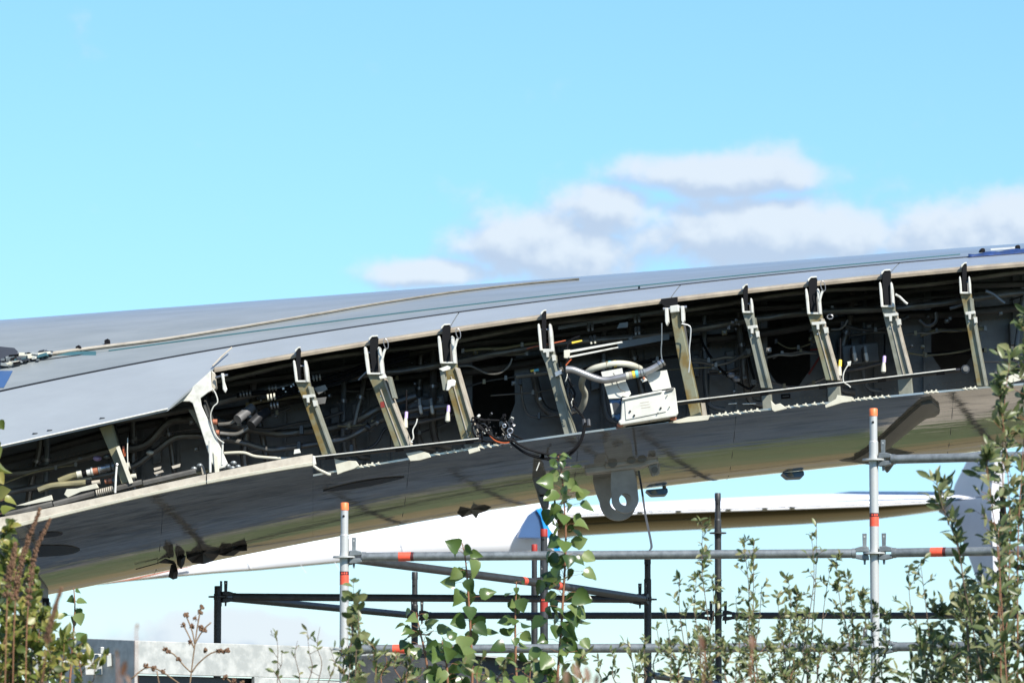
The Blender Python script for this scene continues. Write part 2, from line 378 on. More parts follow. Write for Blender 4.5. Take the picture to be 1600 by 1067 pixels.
# the remaining nose panel at the left
edge = lambda x: 697 - (x - 0) * .2235 if x <= 262 else 638.4 - (x - 262) * (60.4 / 69)
def nose_rows(xs, th=0):
    rows = []
    for i in range(11):
        row = []
        for x in xs:
            x2 = x + (max(x - 262, 0) / 69) * 29 * (1 - i / 10); te = top_t(x, edge(x)); row.append(top_at(x2, (t1(x2) - .007) + (te - t1(x2) + .007) * i / 10))
        rows.append(row)
    return rows
nose = MB().grid(nose_rows(frange(X0, 262, 20) + frange(266, 331, 5)), (0, .004, -.014)).build('nose_panel', 'panel_paint', wing, True)
MB().grid([[P(x, edge(x) + d, YT + top_t(x, edge(x)) * DT - .004 + k) for x in frange(X0, 262, 20)] for d, k in ((-1.4, .0), (.4, -.004), (2.0, .008))], (0, .012, 0)).build('edge_trim', 'white_part', nose, True)
for i, (x, y) in enumerate(((55, 677), (78, 672), (160, 653))):
    MB().box(top_at(x, top_t(x, y)) + Vector((0, -.004, 0)), (.03, .01, .006)).build('chip', 'seal_dark', nose)
# seams as raised sealant lines
def seam(fn, xs, m, r, name='sealant_line'):
    MB().tube([top_at(x, top_t(x, fn(x))) + Vector((0, -.001, .001)) for x in xs], r, 6).build(name, m, wing, True)
seam(seam2, frange(170, 1500, 20), 'seal_teal', .0055)
seam(seam2, frange(X0, 150, 20), 'seal_dark', .003)
seam(seam1, frange(X0, X1, 20), 'seal_dark', .0045)
# blue painted band at the far left
MB().grid([[top_at(x + sh, top_t(x + sh, y)) + Vector((0, -.002, .003)) for x in (-14, -4, 6)] for sh, y in ((14, 580), (8, 592), (0, 606))], (0, 0, -.002)).build('paint_band', 'blue_paint', wing, True)

# lower skin
def t0(x):
    if x < 489: return bot_t(x, strip_b(x) - 2)
    return 0.
for xsb in (frange(X0, 488.9, 18), frange(489.1, X1, 18)):
    MB().grid(rows_t(xsb, t0, lambda x: 1., bot_at, 16) + te_rows(xsb, bot_at, -1), (0, 0, .012)).build('lower_skin', 'low_paint', wing, True)
xs2 = frange(X0, X1, 60)
MB().grid([[P(x, 100, 29.0) * 0 + Vector((top_at(x, 1).x, 29.0, top_at(x, 1).z - .02)) for x in xs2], [Vector((top_at(x, 1).x, 29.0, bot_at(x, .95).z + .02)) for x in xs2]], (0, .01, 0)).build('added_rear_spar', 'inner_dark', wing)  # dark plate added inside the box so the spar holes stay dark
# edge channel of the lower skin, left of the rib at 490
for a, b in ((X0, 321.5), (323.5, 488)):
    xs2 = frange(a, b, 18)
    yb = lambda x: YB + t0(x) * DB
    o = MB().grid([[P(x, strip_t(x), yb(x) - .03) for x in xs2], [P(x, strip_t(x) + .68 * (strip_b(x) - strip_t(x)), yb(x) - .035) for x in xs2]], (0, .05, 0)).build('edge_channel', 'cream', wing)
    MB().grid([[P(x, strip_t(x) + .68 * (strip_b(x) - strip_t(x)), yb(x) - .034) for x in xs2], [P(x, strip_t(x) + .74 * (strip_b(x) - strip_t(x)), yb(x) - .06) for x in xs2], [P(x, strip_b(x), yb(x) - .055) for x in xs2]], (0, .06, 0)).build('flange', 'cream_bright', o)
# open tail ends closed by end ribs
for x in (X0, X1):
    pr = [top_at(x, t) for t in (0, .3, .6, 1)] + [r[0 if x == X0 else -1] for r in te_rows([x, x], top_at, 1)]
    pb = [bot_at(x, t) for t in (0, .3, .6, 1)] + [r[0 if x == X0 else -1] for r in te_rows([x, x], bot_at, -1)]
    MB().prism(pr + pb[::-1], (.02 if x == X0 else -.02, 0, 0)).build('end_rib', 'inner_dark', wing)

# front spar: one web per bay, some with an access hole
bays = [X0, -300, -80, 170, 330, 500, 610, 722, 876, 1072, 1188, 1292, 1404, 1528, 1700, 2000, X1]
holes = {722: (738, 806, 548, 682), 1188: (1199, 1266, 470, 603), 1404: (1455, 1520, 455, 580)}
for a, b in zip(bays[:-1], bays[1:]):
    yt0, yt1, yb0, yb1 = cav(a, -.05), cav(b, -.05), cav(a, 1.10), cav(b, 1.10)
    m = MB(); a_, b_ = a + .5, b - .5
    if a in holes:
        x0, x1, y0, y1 = holes[a]; c = 26
        inn = [(x0, y0), (x1, y0), (x1, y1 - c), (x1 - 18, y1), (x0 + 18, y1), (x0, y1 - c)]
        out = [(a_, yt0), (b_, yt1), (b_, y1 - c), (b_, yb1), (a_, yb0), (a_, y1 - c)]
        iv = [P(x, y, YSPAR) for x, y in inn]; ov = [P(x, y, YSPAR) for x, y in out]; n = 6; e = Vector((0, .015, 0))
        m.add(ov + iv + [q + e for q in ov] + [q + e for q in iv], [(i, (i + 1) % n, n + (i + 1) % n, n + i) for i in range(n)] + [(2 * n + i, 3 * n + i, 3 * n + (i + 1) % n, 2 * n + (i + 1) % n) for i in range(n)] + [(n + i, n + (i + 1) % n, 3 * n + (i + 1) % n, 3 * n + i) for i in range(n)])
    else:
        m.pp([(a_, yt0), (b_, yt1), (b_, yb1), (a_, yb0)], YSPAR, .015)
    web = m.build('spar_web', 'spar_grey', wing)
    rv_ = MB(); hl = holes.get(a)
    for f in (.45, .93, .97) if not hl else (.93, .97):
        for x in frange(a_ + 5, b_ - 5, 7): rv_.disc(P(x, cav(x, f), YSPAR - .001), (0, 1, 0), .006, .008, 6)
    for x in (a_ + 4, b_ - 4):
        for f in frange(.25, .98, .04): rv_.disc(P(x, cav(x, f), YSPAR - .001), (0, 1, 0), .006, .008, 6)
    tag(rv_.build('rivets', 'pipe_grey', web), kind='stuff')
    if b - a < 240:
        for k in (.33, .68):
            x = a + (b - a) * k
            if a in holes and holes[a][0] - 6 < x < holes[a][1] + 6: continue
            MB().pp([(x - 2, cav(x, .02)), (x + 2, cav(x, .02)), (x + 2, cav(x, 1.02)), (x - 2, cav(x, 1.02))], YSPAR - .03, .03).build('stiffener', 'spar_grey', web)
# horizontal stringers on the spar
for f, h in ((.07, 5), (.22, 3), (1.0, 4)):
    xs2 = frange(X0, X1, 60)
    MB().grid([[P(x, cav(x, f), YSPAR - .05) for x in xs2], [P(x, cav(x, f) + h, YSPAR - .05) for x in xs2]], (0, .05, 0)).build('stringer', 'spar_grey' if f > .1 else 'inner_dark', wing)

# ------------------------------------------------------------------ ribs and slat brackets in the opened nose
def poly_arm(cl, ws):
    L = []; Rr = []
    for i, (x, y) in enumerate(cl):
        L.append((x - ws[i] / 2, y)); Rr.append((x + ws[i] / 2, y))
    return L + Rr[::-1]
def bracket(xt, yt, fx0, fx1, fy0, fy1, xb, yb, w, wide=False, mt='primer', clip=None, Y=27.1):
    yaw = 16; cx = (fx0 + fx1) / 2; dx = (xb - cx) / (yb - fy1); br_w = fx1 - fx0
    sh = lambda y: cx + dx * .35 * (y - fy1) if y < fy1 else cx + dx * (y - fy1)
    arm = MB()
    cl = [(sh(fy1 - 2), fy1 - 2), (sh(fy1 + 6), fy1 + 6), (sh(fy1 + 20), fy1 + 20), (sh(fy1 + .55 * (yb - fy1)), fy1 + .55 * (yb - fy1)), (xb, yb)]
    ws = [br_w * .95, br_w * .9, w, w, w * 1.08]
    arm.pp(poly_arm(cl, ws), Y, .035, yaw, cx)
    o = arm.build('bracket', mt, wing, bevel=.003)
    # flange standing proud along the right edge
    fl = [(x + ws[i] / 2 - .5, y) for i, (x, y) in enumerate(cl)][1:]
    MB().pp([(x - 2.6, y) for x, y in fl] + [(x + .8, y) for x, y in fl[::-1]], Y - .016, .07, yaw, cx).build('flange', 'primer_grey' if not wide else 'cream', o, bevel=.002)
    if wide:
        MB().pp([(x - ws[i + 2] * .05 - .5, y) for i, (x, y) in enumerate(cl[2:])] + [(x - ws[i + 2] * .05 + .8, y) for i, (x, y) in list(enumerate(cl[2:]))[::-1]], Y - .006, .01, yaw, cx).build('crease', 'cream', o)
    # fork: two prongs with rounded ends, each a tapered bar
    pw = max(3.6, br_w * .2)
    for sgn in (-1, 1):
        xa = lambda y: sh(y) + sgn * (br_w / 2 - pw / 2)
        pg = [(xa(fy0) - pw * .35, fy0 + 1.5), (xa(fy0), fy0 - 1), (xa(fy0) + pw * .35, fy0 + 1.5), (xa(fy0 + 12) + pw * .55, fy0 + 12), (xa(fy1) + pw * .45, fy1), (xa(fy1) - pw * .45, fy1), (xa(fy0 + 12) - pw * .45, fy0 + 12)]
        MB().pp(pg, Y - .03, .05, yaw * .6, cx).build('prong', 'white_part', o, bevel=.004)
    MB().pp([(sh(fy1) - br_w * .42, fy1 - 3), (sh(fy1) + br_w * .42, fy1 - 3), (sh(fy1) + br_w * .42, fy1), (sh(fy1) - br_w * .42, fy1)], Y - .022, .03, yaw, cx).build('fork_base', 'white_part', o, bevel=.002)
    MB().tube([P(sh(fy0 + 9) - br_w * .5, fy0 + 9, Y + .01), P(sh(fy0 + 9) + br_w * .5, fy0 + 9, Y + .01)], .005, 8).build('pin', 'steel', o, True)
    # black stop that hooks over the lip
    hw = 3.2 if not wide else 6
    MB().pp([(xt - hw, yt - 3), (xt + hw * .6, yt - 5), (xt + hw * 1.2, yt - 2), (xt + hw, fy0 + 16), (xt + hw * 1.2, fy1 - 4), (xt - hw * .4, fy1 - 4), (xt - hw, fy0 + 8)], Y - .012, .12, 0).build('stop', 'black_rubber', o)
    MB().pp([(xt - hw - 2.5, yt - 1.5), (xt - hw + 3, yt - 6), (xt + hw, yt - 6.5), (xt + hw + 1, yt - 4.4), (xt - hw + 3, yt - 3.5), (xt - hw - 1.5, yt + 2.5)], Y - .02, .03).build('clip', 'white_part', o, bevel=.002)
    # T-shaped clip part way down
    if clip:
        x, y = sh(clip) + 1, clip
        MB().pp([(x - w * .5, y - 2.5), (x + w * .55, y - 4.5), (x + w * .6, y), (x + 2.2, y + 1), (x + 1.4, y + 9), (x - 1.6, y + 9), (x - 2.2, y + 1.8), (x - w * .45, y + 2)], Y - .035, .03, yaw, cx).build('clip', 'white_part', o, bevel=.002)
        MB().pp([(x + w * .45, y + 6), (x + w * .75, y + 5), (x + w * .8, y + 14), (x + w * .55, y + 15)], Y - .03, .03, yaw, cx).build('clip', 'white_part', o)
    # rib web back to the spar
    xm = (cx + xb) / 2
    top, bot = P(cx + 2, fy0 + 4, Y + .10), P(xb + 2, yb, Y + .045)
    up2, lo2 = P(cx + 6, cav(cx, .06), YSPAR - .01), P(xb + 4, yb - 2, YSPAR - .01)
    mid = P(sh(fy1 + 12) + 2, fy1 + 12, Y + .045)
    MB().prism([top, mid, bot, lo2, up2], (.012, 0, 0)).build('rib_web', 'inner_dark', o)
    # bolts down the arm
    for k in (.30, .62, .86):
        y = fy1 + k * (yb - fy1); x = sh(y) - w * .18
        MB().disc(P(x, y, Y - .004), (0, 1, 0), .0055, .012, 8).build('bolt', 'steel', o)
    return o
B = {}
B['a'] = bracket(466, 548, 461, 482.5, 563, 597, 513, 714, 17, clip=620)
B['b'] = bracket(584, 530, 573, 600, 542, 585, 629, 698, 23, True, clip=None)
B['c'] = bracket(697, 512, 687, 713, 525, 568, 734, 688, 24, True)
B['d'] = bracket(850, 490, 843, 865, 506, 548, 891, 684, 15, mt='primer_grey', clip=549)
B['f'] = bracket(1165, 450, 1159.5, 1177, 466, 489, 1196, 606, 13.5, mt='primer_grey', clip=512)
B['g'] = bracket(1270, 438, 1261, 1284, 451, 491, 1301, 594, 20, True, clip=506)
B['h'] = bracket(1385, 427, 1376, 1398, 441, 480, 1413, 586, 20, True, mt='primer_grey', clip=493)
B['i'] = bracket(1507, 416, 1499.5, 1517.5, 432, 459, 1534, 603, 14, clip=490)
# lower feet that carry the brackets past the torque tube
for k, (x, y0, y1, w_) in {'f': (1199, 612, 645, 14), 'g': (1304, 602, 632, 19), 'h': (1415, 590, 621, 21), 'c': (739, 694, 704, 24)}.items():
    MB().pp([(x - w_ / 2 - 2, y0), (x + w_ / 2 - 2, y0 - 1.5), (x + w_ / 2 + 1, y1 - 2), (x - w_ / 2, y1)], 27.12, .03, 16).build('foot', 'primer_grey', B[k], bevel=.003)
# the solid bracket with side lugs at 1045
o = MB().pp([(1046, 480), (1060, 478), (1063, 500), (1072, 540), (1096, 650), (1079, 653), (1068, 600), (1057, 548), (1051, 512)], 27.08, .05, 16, 1053).build('bracket', 'primer', wing, bevel=.004)
MB().pp([(1033, 467), (1059, 464), (1059, 480), (1043, 482), (1033, 474)], 27.06, .12).build('stop', 'black_rubber', o)
MB().pp([(1046, 478), (1060, 476), (1061, 487), (1047, 489)], 27.05, .06, 16, 1053).build('cap_block', 'white_part', o, bevel=.006)
for x, y in ((1041, 481), (1066, 478)):
    MB().pp([(x - 2.5, y), (x + 2.5, y), (x + 3.6, y + 22), (x + .5, y + 28), (x - 1.8, y + 22)], 27.04, .05, 10).build('side_lug', 'white_part', o, bevel=.004)
MB().tube([P(1036, 483, 27.07), P(1073, 480, 27.07)], .011, 10).build('pin', 'steel', o, True)
MB().pp([(1095, 628), (1099, 626), (1103, 650), (1098, 652)], 27.06, .07, 10).build('flange', 'cream', o)
MB().prism([P(1064, 482, 27.2), P(1090, 650, 27.14), P(1094, 648, YSPAR - .01), P(1064, 476, YSPAR - .01)], (.012, 0, 0)).build('rib_web', 'inner_dark', o)
# side plates and hooks that hang on three of the brackets
MB().pp([(604, 588), (610, 588), (619, 622), (613, 622)], 27.03, .05, 12).build('side_plate', 'primer_grey', B['b'], bevel=.002)
MB().pp([(592, 588), (602, 584), (605, 590), (594, 592)], 27.02, .03).build('clip', 'white_part', B['b'])
MB().pp([(687, 579), (693, 577), (698, 609), (692, 610)], 27.02, .06, 12).build('side_plate', 'primer_grey', B['c'], bevel=.002)
MB().pp([(686, 576), (699, 571), (704, 573), (703, 577), (692, 580)], 27.0, .05).build('clip', 'white_part', B['c'])
MB().pp([(699, 594), (708, 592), (712.5, 595), (711, 603), (705, 604), (701, 610), (697, 610)], 27.0, .03).build('hook', 'white_part', B['c'], bevel=.004)
for k, p in (('b', (603, 540)), ('c', (716, 524)), ('g', (1286, 450))):
    x, y = p
    MB().tp([(x - 6, y + 22, 27.02), (x - 3, y + 10, 27.02), (x - 1, y + 5, 27.02)], 2.0, 6).build('release_lever', 'white_part', B[k], True)
    q = [P(x + 3.5 * math.cos(a) + 1.5 * math.sin(a), y - 3 + 8 * math.sin(a), 27.02) for a in np.linspace(0, 2 * math.pi, 14)]
    MB().tube(q, .0025, 5).build('wire_ring', 'pipe_steel', B[k], True)
MB().tp([(1399, 460, 27.02), (1406, 464, 27.02), (1414, 472, 27.0), (1418, 475, 27.0)], 1.8, 6).build('release_lever', 'white_part', B['h'], True)
for k, (x, y) in {'b': (597, 632), 'g': (1290, 546)}.items():
    MB().pp([(x - 3, y - 4), (x + 3, y - 5), (x + 4, y + 4), (x - 2, y + 5)], 27.085, .012, 16).build('mark', 'red_mark', B[k])
# clamp on the 850 bracket
MB().pp([(866, 582), (877, 577), (879, 584), (868, 589)], 27.02, .05).build('clamp', 'steel', B['d'], bevel=.003)

# the Y-shaped end rib below the nose panel
o = MB().pp([(264, 637), (329, 579), (331, 610), (325, 613), (313, 622), (315, 634), (356, 724), (351, 730), (338, 734), (330, 722), (301, 630), (296, 627), (284, 627), (266, 639)], 26.98, .03, 0).build('end_rib', 'white_part', wing, bevel=.004)
MB().pp([(330, 578), (336, 583), (338, 606), (331, 612)], 27.0, .10, 0).build('stop_block', 'cream', o, bevel=.004)
MB().pp([(294, 640), (302, 640), (327, 682), (322, 686)], 27.06, .05).build('web', 'olive', o)
MB().pp([(333, 706), (340, 712), (343, 742), (336, 744)], 26.97, .06).build('foot', 'cream_bright', o, bevel=.003)
MB().tp([(337, 590, 26.98), (345, 588, 26.96), (356, 586, 26.96)], 2, 8).build('pin', 'steel', o, True)
MB().pp([(345, 583), (350, 583), (351, 596), (355, 608), (352, 614), (348, 608), (347, 596)], 26.94, .03).build('link', 'white_part', o, bevel=.005)
MB().tp([(331, 606, 26.96), (337, 615, 26.95), (340, 628, 26.95), (333, 636, 26.95), (329, 650, 26.96), (333, 670, 26.97), (340, 684, 26.97), (350, 692, 26.97)], 1.0, 5, 5).build('bonding_wire', 'white_part', o, True)
MB().tp([(328, 688, 26.95), (328.5, 738, 26.93)], 2.0, 8).build('strut', 'white_part', o, True)
MB().tp([(348, 690, 26.98), (347, 726, 26.98)], 1.5, 6).build('strut', 'white_part', o, True)
MB().prism([P(318, 634, 27.02), P(350, 726, 27.02), P(352, 724, YSPAR - .01), P(322, 600, YSPAR - .01)], (.012, 0, 0)).build('rib_web', 'inner_dark', o)
# inclined rib arm at 180 with a bright flange
o = MB().pp([(155, 668), (174, 663), (184, 696), (205, 752), (190, 756), (176, 718)], 26.98, .04, 14).build('rib_arm', 'olive', wing, bevel=.003)
MB().pp([(181, 699), (186, 696), (208, 754), (202, 756)], 26.93, .04, 0).build('flange', 'cream_bright', o, bevel=.002)
MB().pp([(191, 697), (194, 697), (196, 712), (193, 714)], 27.0, .02).build('tag_strip', 'orange_wire', o)
MB().tp([(199.5, 684, 26.98), (199, 705, 26.96), (200, 733, 26.95)], .8, 5).build('lock_wire', 'white_part', o, True)
MB().tp([(182.5, 726, 26.93), (181, 745, 26.92), (180, 770, 26.9)], 1.7, 7).build('strut', 'white_part', o, True)
MB().ball(P(182.5, 726, 26.93), .012).build('strut_end', 'steel', o, True)
MB().prism([P(180, 690, 27.02), P(198, 752, 27.02), P(200, 752, YSPAR - .01), P(176, 650, YSPAR - .01)], (.012, 0, 0)).build('rib_web', 'inner_dark', o)

# scalloped lower edge: nut plates left along the skin
proto = None
rnd = random.Random(3)
def tab_spots():
    for a, b, st in ((545, 600, 9), (655, 735, 13), (752, 786, 12), (1112, 1190, 10.5), (1232, 1290, 13), (1332, 1394, 10), (1448, 1470, 8), (1508, 1526, 8)):
        x = a
        while x < b: yield x; x += st * rnd.uniform(.85, 1.15)
for x in tab_spots():
    p = P(x, blip(x) - 2.2, 26.985)
    if proto is None:
        s = S(27); m = MB()
        m.prism([Vector((-5 * s, 0, -1.3 * s)), Vector((5 * s, 0, -1.3 * s)), Vector((4.4 * s, 0, .5 * s)), Vector((1.8 * s, 0, .8 * s)), Vector((1.5 * s, 0, 3.3 * s)), Vector((-.9 * s, 0, 3.5 * s)), Vector((-1.4 * s, 0, .8 * s)), Vector((-4.8 * s, 0, .2 * s))], (0, .03, 0))
        proto = m.mesh('nut_plate', 'cream_bright')
    o = bpy.data.objects.new('nut_plate', proto); COL.objects.link(o); o.parent = wing; o.location = p - wing.location
    o.rotation_euler = (0, R(9 + rnd.uniform(-4, 4)), 0); q = rnd.uniform(.75, 1.2); o.scale = (q, 1, q * rnd.uniform(.8, 1.1))
# gussets and torn skin corners left on the lower edge
for pg in ([(522, 716), (533, 719), (556, 720), (561, 727), (553, 732), (537, 737), (527, 741)],
           [(634, 708), (657, 704), (670, 708), (673, 714), (655, 719), (641, 720)],
           [(731, 702), (748, 698), (750, 704), (733, 709)],
           [(1204, 625), (1211, 632), (1219, 630), (1230, 638), (1210, 643), (1206, 640)],
           [(1289, 633), (1306, 623), (1308, 617), (1332, 620), (1330, 627), (1316, 629), (1290, 637)],
           [(1044, 660), (1075, 651), (1110, 648), (1106, 656), (1060, 661)],
           [(100, 772), (104, 764), (120, 763), (150, 755), (154, 762), (126, 768), (106, 777)],
           [(24, 790), (80, 773), (82, 781), (40, 789)]):
    MB().pp(pg, 26.97, .02, 8).build('gusset', 'cream_bright', wing, bevel=.002)
MB().tp([(489, 727, 26.93), (497, 733, 26.92), (514, 741, 26.9), (517, 741, 26.9)], 2.2, 8).build('lock_pin', 'cream_bright', wing, True)
MB().pp([(484, 711), (492, 712), (494, 725), (487, 728)], 26.92, .05).build('end_fitting', 'white_part', wing, bevel=.003)
# torque tubes in front of the brackets
for pts in (((488, 716), (752, 686.5)), ((1058, 630), (1500, 578))):
    (xa, ya), (xb, yb) = pts
    o = MB().tube([P(xa, ya, 26.95), P(xb, yb, 26.95)], 3.4 * S(27), 14).build('torque_tube', 'black_gloss', wing, True)
    o.data.set_sharp_from_angle(angle=R(60))
    MB().tube([P(xa, ya - 2.2, 26.93), P(xa + (xb - xa) * .985, yb - 2.2 + (ya - yb) * .015, 26.93)], .95 * S(27), 6).build('highlight_line', 'white_part', o, True)  # highlight along the tube, put in as a thin pale rod
    for k in np.linspace(.1, .93, 5 if xb > 1000 else 3):
        c = P(xa + (xb - xa) * k, ya + (yb - ya) * k, 26.95); d = (P(xb, yb, 26.95) - P(xa, ya, 26.95)).normalized()
        MB().disc(c, d, 4.1 * S(27), .05, 14).build('collar', 'black_rubber', o, True)
c = P(1508, 577, 26.97)
MB().disc(c, (0, 1, 0), .026, .05, 18).build('bearing', 'dark_metal', wing, True)
MB().disc(c + Vector((0, -.03, 0)), (0, 1, 0), .017, .02, 14).build('bearing_cap', 'pipe_grey', wing, True)

# ------------------------------------------------------------------ pipes, wires and units inside the nose
def pipe(pts, Y, r, m, name='pipe', sm=5, parent=None, n=9):
    o = MB().tp([(x, y, Y) if not isinstance(Y, (list, tuple)) else (x, y, Y[i]) for i, (x, y) in enumerate(pts)], r, n, sm).build(name, m, parent or wing, True); return o
def ring(p, x, y, Y, ax, r, ln, m, name='band'):
    """band round a pipe; ax is the pipe's direction in the picture"""
    a = Vector((ax[0], 0, -ax[1])).normalized()
    return MB().disc(P(x, y, Y), a, r * S(Y), ln * S(Y), 14).build(name, m, p, True)
def clampp(x, y, Y, s=1, m='dark_metal'):
    MB().pp([(x - 3 * s, y - 8 * s), (x + 3 * s, y - 8 * s), (x + 3.5 * s, y + 6 * s), (x - 3.5 * s, y + 6 * s)], Y - .03, .05).build('pipe_clamp', m, wing, bevel=.003)
# long dark runs along the span, in the shade of the lip
rnd = random.Random(11)
for f, Y, r, m in ((.10, 27.55, 4.5, 'pipe_grey'), (.17, 27.7, 5, 'inner_dark'), (.27, 27.6, 5.5, 'pipe_grey'), (.36, 27.85, 7, 'inner_dark')):
    ph = rnd.uniform(0, 6); am = rnd.uniform(2, 5)
    pipe([(x, cav(x, f) + am * math.sin(x / 60 + ph)) for x in frange(X0 + 30, X1 - 30, 45)], Y, r, m, 'long_pipe', 2)
# left bays
pipe([(-60, 742), (40, 738), (105, 722), (170, 705), (226, 695), (262, 661), (290, 655), (322, 654)], 27.75, 6.5, 'pipe_grey')
pipe([(-60, 782), (60, 760), (190, 735), (240, 706), (272, 684), (300, 681), (330, 681)], 27.6, 5, 'pipe_grey')
pipe([(334, 655), (362, 664), (420, 675), (445, 677), (520, 668), (560, 655), (600, 634), (650, 618)], 27.72, 6.5, 'pipe_grey')
p = pipe([(336, 686), (360, 688), (386, 693), (420, 702), (450, 700), (500, 692), (540, 685), (570, 670), (602, 654), (650, 640), (700, 634)], 27.55, 4.6, 'pipe_grey')
ring(p, 575, 667, 27.55, (1, .5), 6, 8, 'dark_metal', 'coupling'); ring(p, 590, 660, 27.55, (1, .5), 5.8, 5, 'pipe_steel', 'coupling')
pipe([(350, 708), (380, 707), (400, 713), (440, 716), (470, 717), (485, 716)], 27.35, 2.4, 'pipe_cream')
pipe([(508, 716), (548, 708), (575, 701), (590, 690), (602, 670), (630, 660)], 27.4, 2.4, 'dark_metal')
for x, y in ((471, 672), (467, 697), (549, 702)): clampp(x, y, 27.5)
MB().pp([(460, 702), (468, 701), (470, 707), (459, 709)], 27.12, .03).build('clip', 'white_part', wing)
# hydraulic motor and coils under the lip
o = pipe([(341, 663), (360, 661), (372, 653)], 27.4, 3, 'pipe_grey', 'motor_pipe')
MB().tp([(371, 655, 27.35), (394, 637, 27.45)], 7.5, 14).build('motor_body', 'pipe_steel', o, True)
MB().tp([(392, 664, 27.35), (404, 652, 27.4), (418, 643, 27.45)], 8, 12).build('motor_body', 'dark_metal', o, True)
ring(o, 382, 646, 27.4, (23, -18), 8.6, 4, 'galv', 'motor_flange')
pipe([(344, 677), (370, 678), (388, 668)], 27.4, 3.4, 'pipe_grey', 'motor_pipe')
for x, y in ((336, 659), (339, 676)): ring(wing, x, y, 27.2, (1, 0), 4.5, 7, 'copper', 'coupling')
for x0, y0, n, m in ((419, 621, 3, 'cream_bright'), (424, 634, 3, 'pipe_steel'), (421, 607, 3, 'pipe_grey'), (376, 617, 4, 'pipe_grey'), (490, 591, 3, 'cream'), (497, 612, 3, 'pipe_grey')):
    for k in range(n):
        c = P(x0 + 5 * k, y0 - k * .8, 27.3 if m == 'cream_bright' else 27.42)
        MB().disc(c, (1, 0, .15), 5.4 * S(27), 2.6 * S(27), 14).build('coil_ring', m, wing, True)
pipe([(370, 618), (420, 612), (455, 612), (470, 605)], 27.5, 3.4, 'black_rubber', 'cable')
for y, r_, Y in ((606, 3, 27.5), (612, 2.4, 27.46), (600, 2.6, 27.55)):
    pipe([(425, y + 12), (470, y), (520, y - 12), (560, y - 26), (590, y - 38), (640, y - 52)], Y, r_, 'black_rubber', 'cable')
pipe([(560, 594), (572, 582), (582, 577)], 27.3, 1.8, 'pipe_steel', 'cable')
rr = random.Random(5)
for k in range(9):
    x, y = rr.uniform(442, 470), rr.uniform(600, 615); MB().ball(P(x, y, 27.36), rr.uniform(.006, .013), 6).build('fitting', 'steel' if k % 3 else 'black_rubber', wing, True)
for pg in ([(490, 606), (508, 601), (512, 608), (498, 616)], [(494, 622), (510, 620), (508, 630), (496, 632)]):
    MB().pp(pg, 27.35, .03).build('bracket_plate', 'pipe_grey', wing)
# couplings in the far left bay
o = pipe([(92, 752), (108, 745), (122, 741)], 27.1, 5.5, 'olive', 'fuel_coupling', 3)
for x, y, r_, ln, m in ((124, 740.5, 6.2, 8, 'cream_bright'), (132, 739, 4.5, 7, 'black_rubber'), (139, 737.5, 5.5, 7, 'white_part'), (144, 736, 7, 2.5, 'white_part'), (149, 735, 6.2, 8, 'copper'), (155, 734, 6.8, 2.5, 'galv'), (161, 732, 6.4, 9, 'steel'), (169, 730, 5.8, 7, 'pipe_steel'), (177, 728.5, 7, 4, 'galv'), (199, 727, 6, 8, 'pipe_cream')):
    ring(o, x, y, 27.1, (20, -4), r_, ln, m, 'sleeve')
o = pipe([(60, 766), (80, 759), (110, 756), (134, 754)], 27.08, 5, 'olive', 'fuel_coupling', 3)
for x, y, r_, ln, m in ((139, 754, 5, 7, 'black_rubber'), (150, 753.5, 3.6, 13, 'cream'), (166, 752, 4.2, 4, 'copper'), (172, 751, 4.6, 6, 'copper'), (180, 750, 3.6, 8, 'galv'), (208, 744, 4, 10, 'pipe_cream')):
    ring(o, x, y, 27.08, (20, -3), r_, ln, m, 'sleeve')
MB().pp([(109, 751), (142, 745), (144, 748), (128, 752), (110, 754)], 27.15, .02).build('torn_liner', 'cream_bright', wing)
for x, y, r_, m in ((152, 716, 5.5, 'violet_band'), (167, 713, 5, 'galv'), (125, 716, 3, 'galv'), (234, 707, 5, 'pipe_cream')):
    MB().ball(P(x, y, 27.35), r_ * S(27), 10, (1.3, 1, .8)).build('fitting', m, wing, True)
for a, b in (((8, 805), (82, 787)), ((84, 788), (148, 771)), ((180, 764), (222, 753)), ((224, 755), (306, 736))):
    MB().tp([(*a, 26.96), (*b, 26.96)], 4.6, 6).build('edge_tube', 'pipe_grey', wing, True)
for k in range(9):
    ring(wing, 151.5 + k * 3.1, 770 - k * .8, 26.95, (20, -4), 5.2, 2, 'cream', 'coil_ring')
for pg in ([(240, 731), (252, 728), (251, 732), (241, 735)], [(240, 738), (254, 734), (256, 737), (242, 741)], [(268, 728), (282, 724), (281, 729), (270, 732)], [(314, 729), (318, 727), (322, 740), (316, 741)]):
    MB().pp(pg, 27.05, .02).build('bracket_plate', 'cream', wing)
for x, y in ((312, 727), (303, 732), (350, 729), (356, 728), (363, 731), (372, 729), (365, 723)): MB().ball(P(x, y, 27.0), .014, 8, (1.4, 1, 1)).build('fitting', 'galv', wing, True)
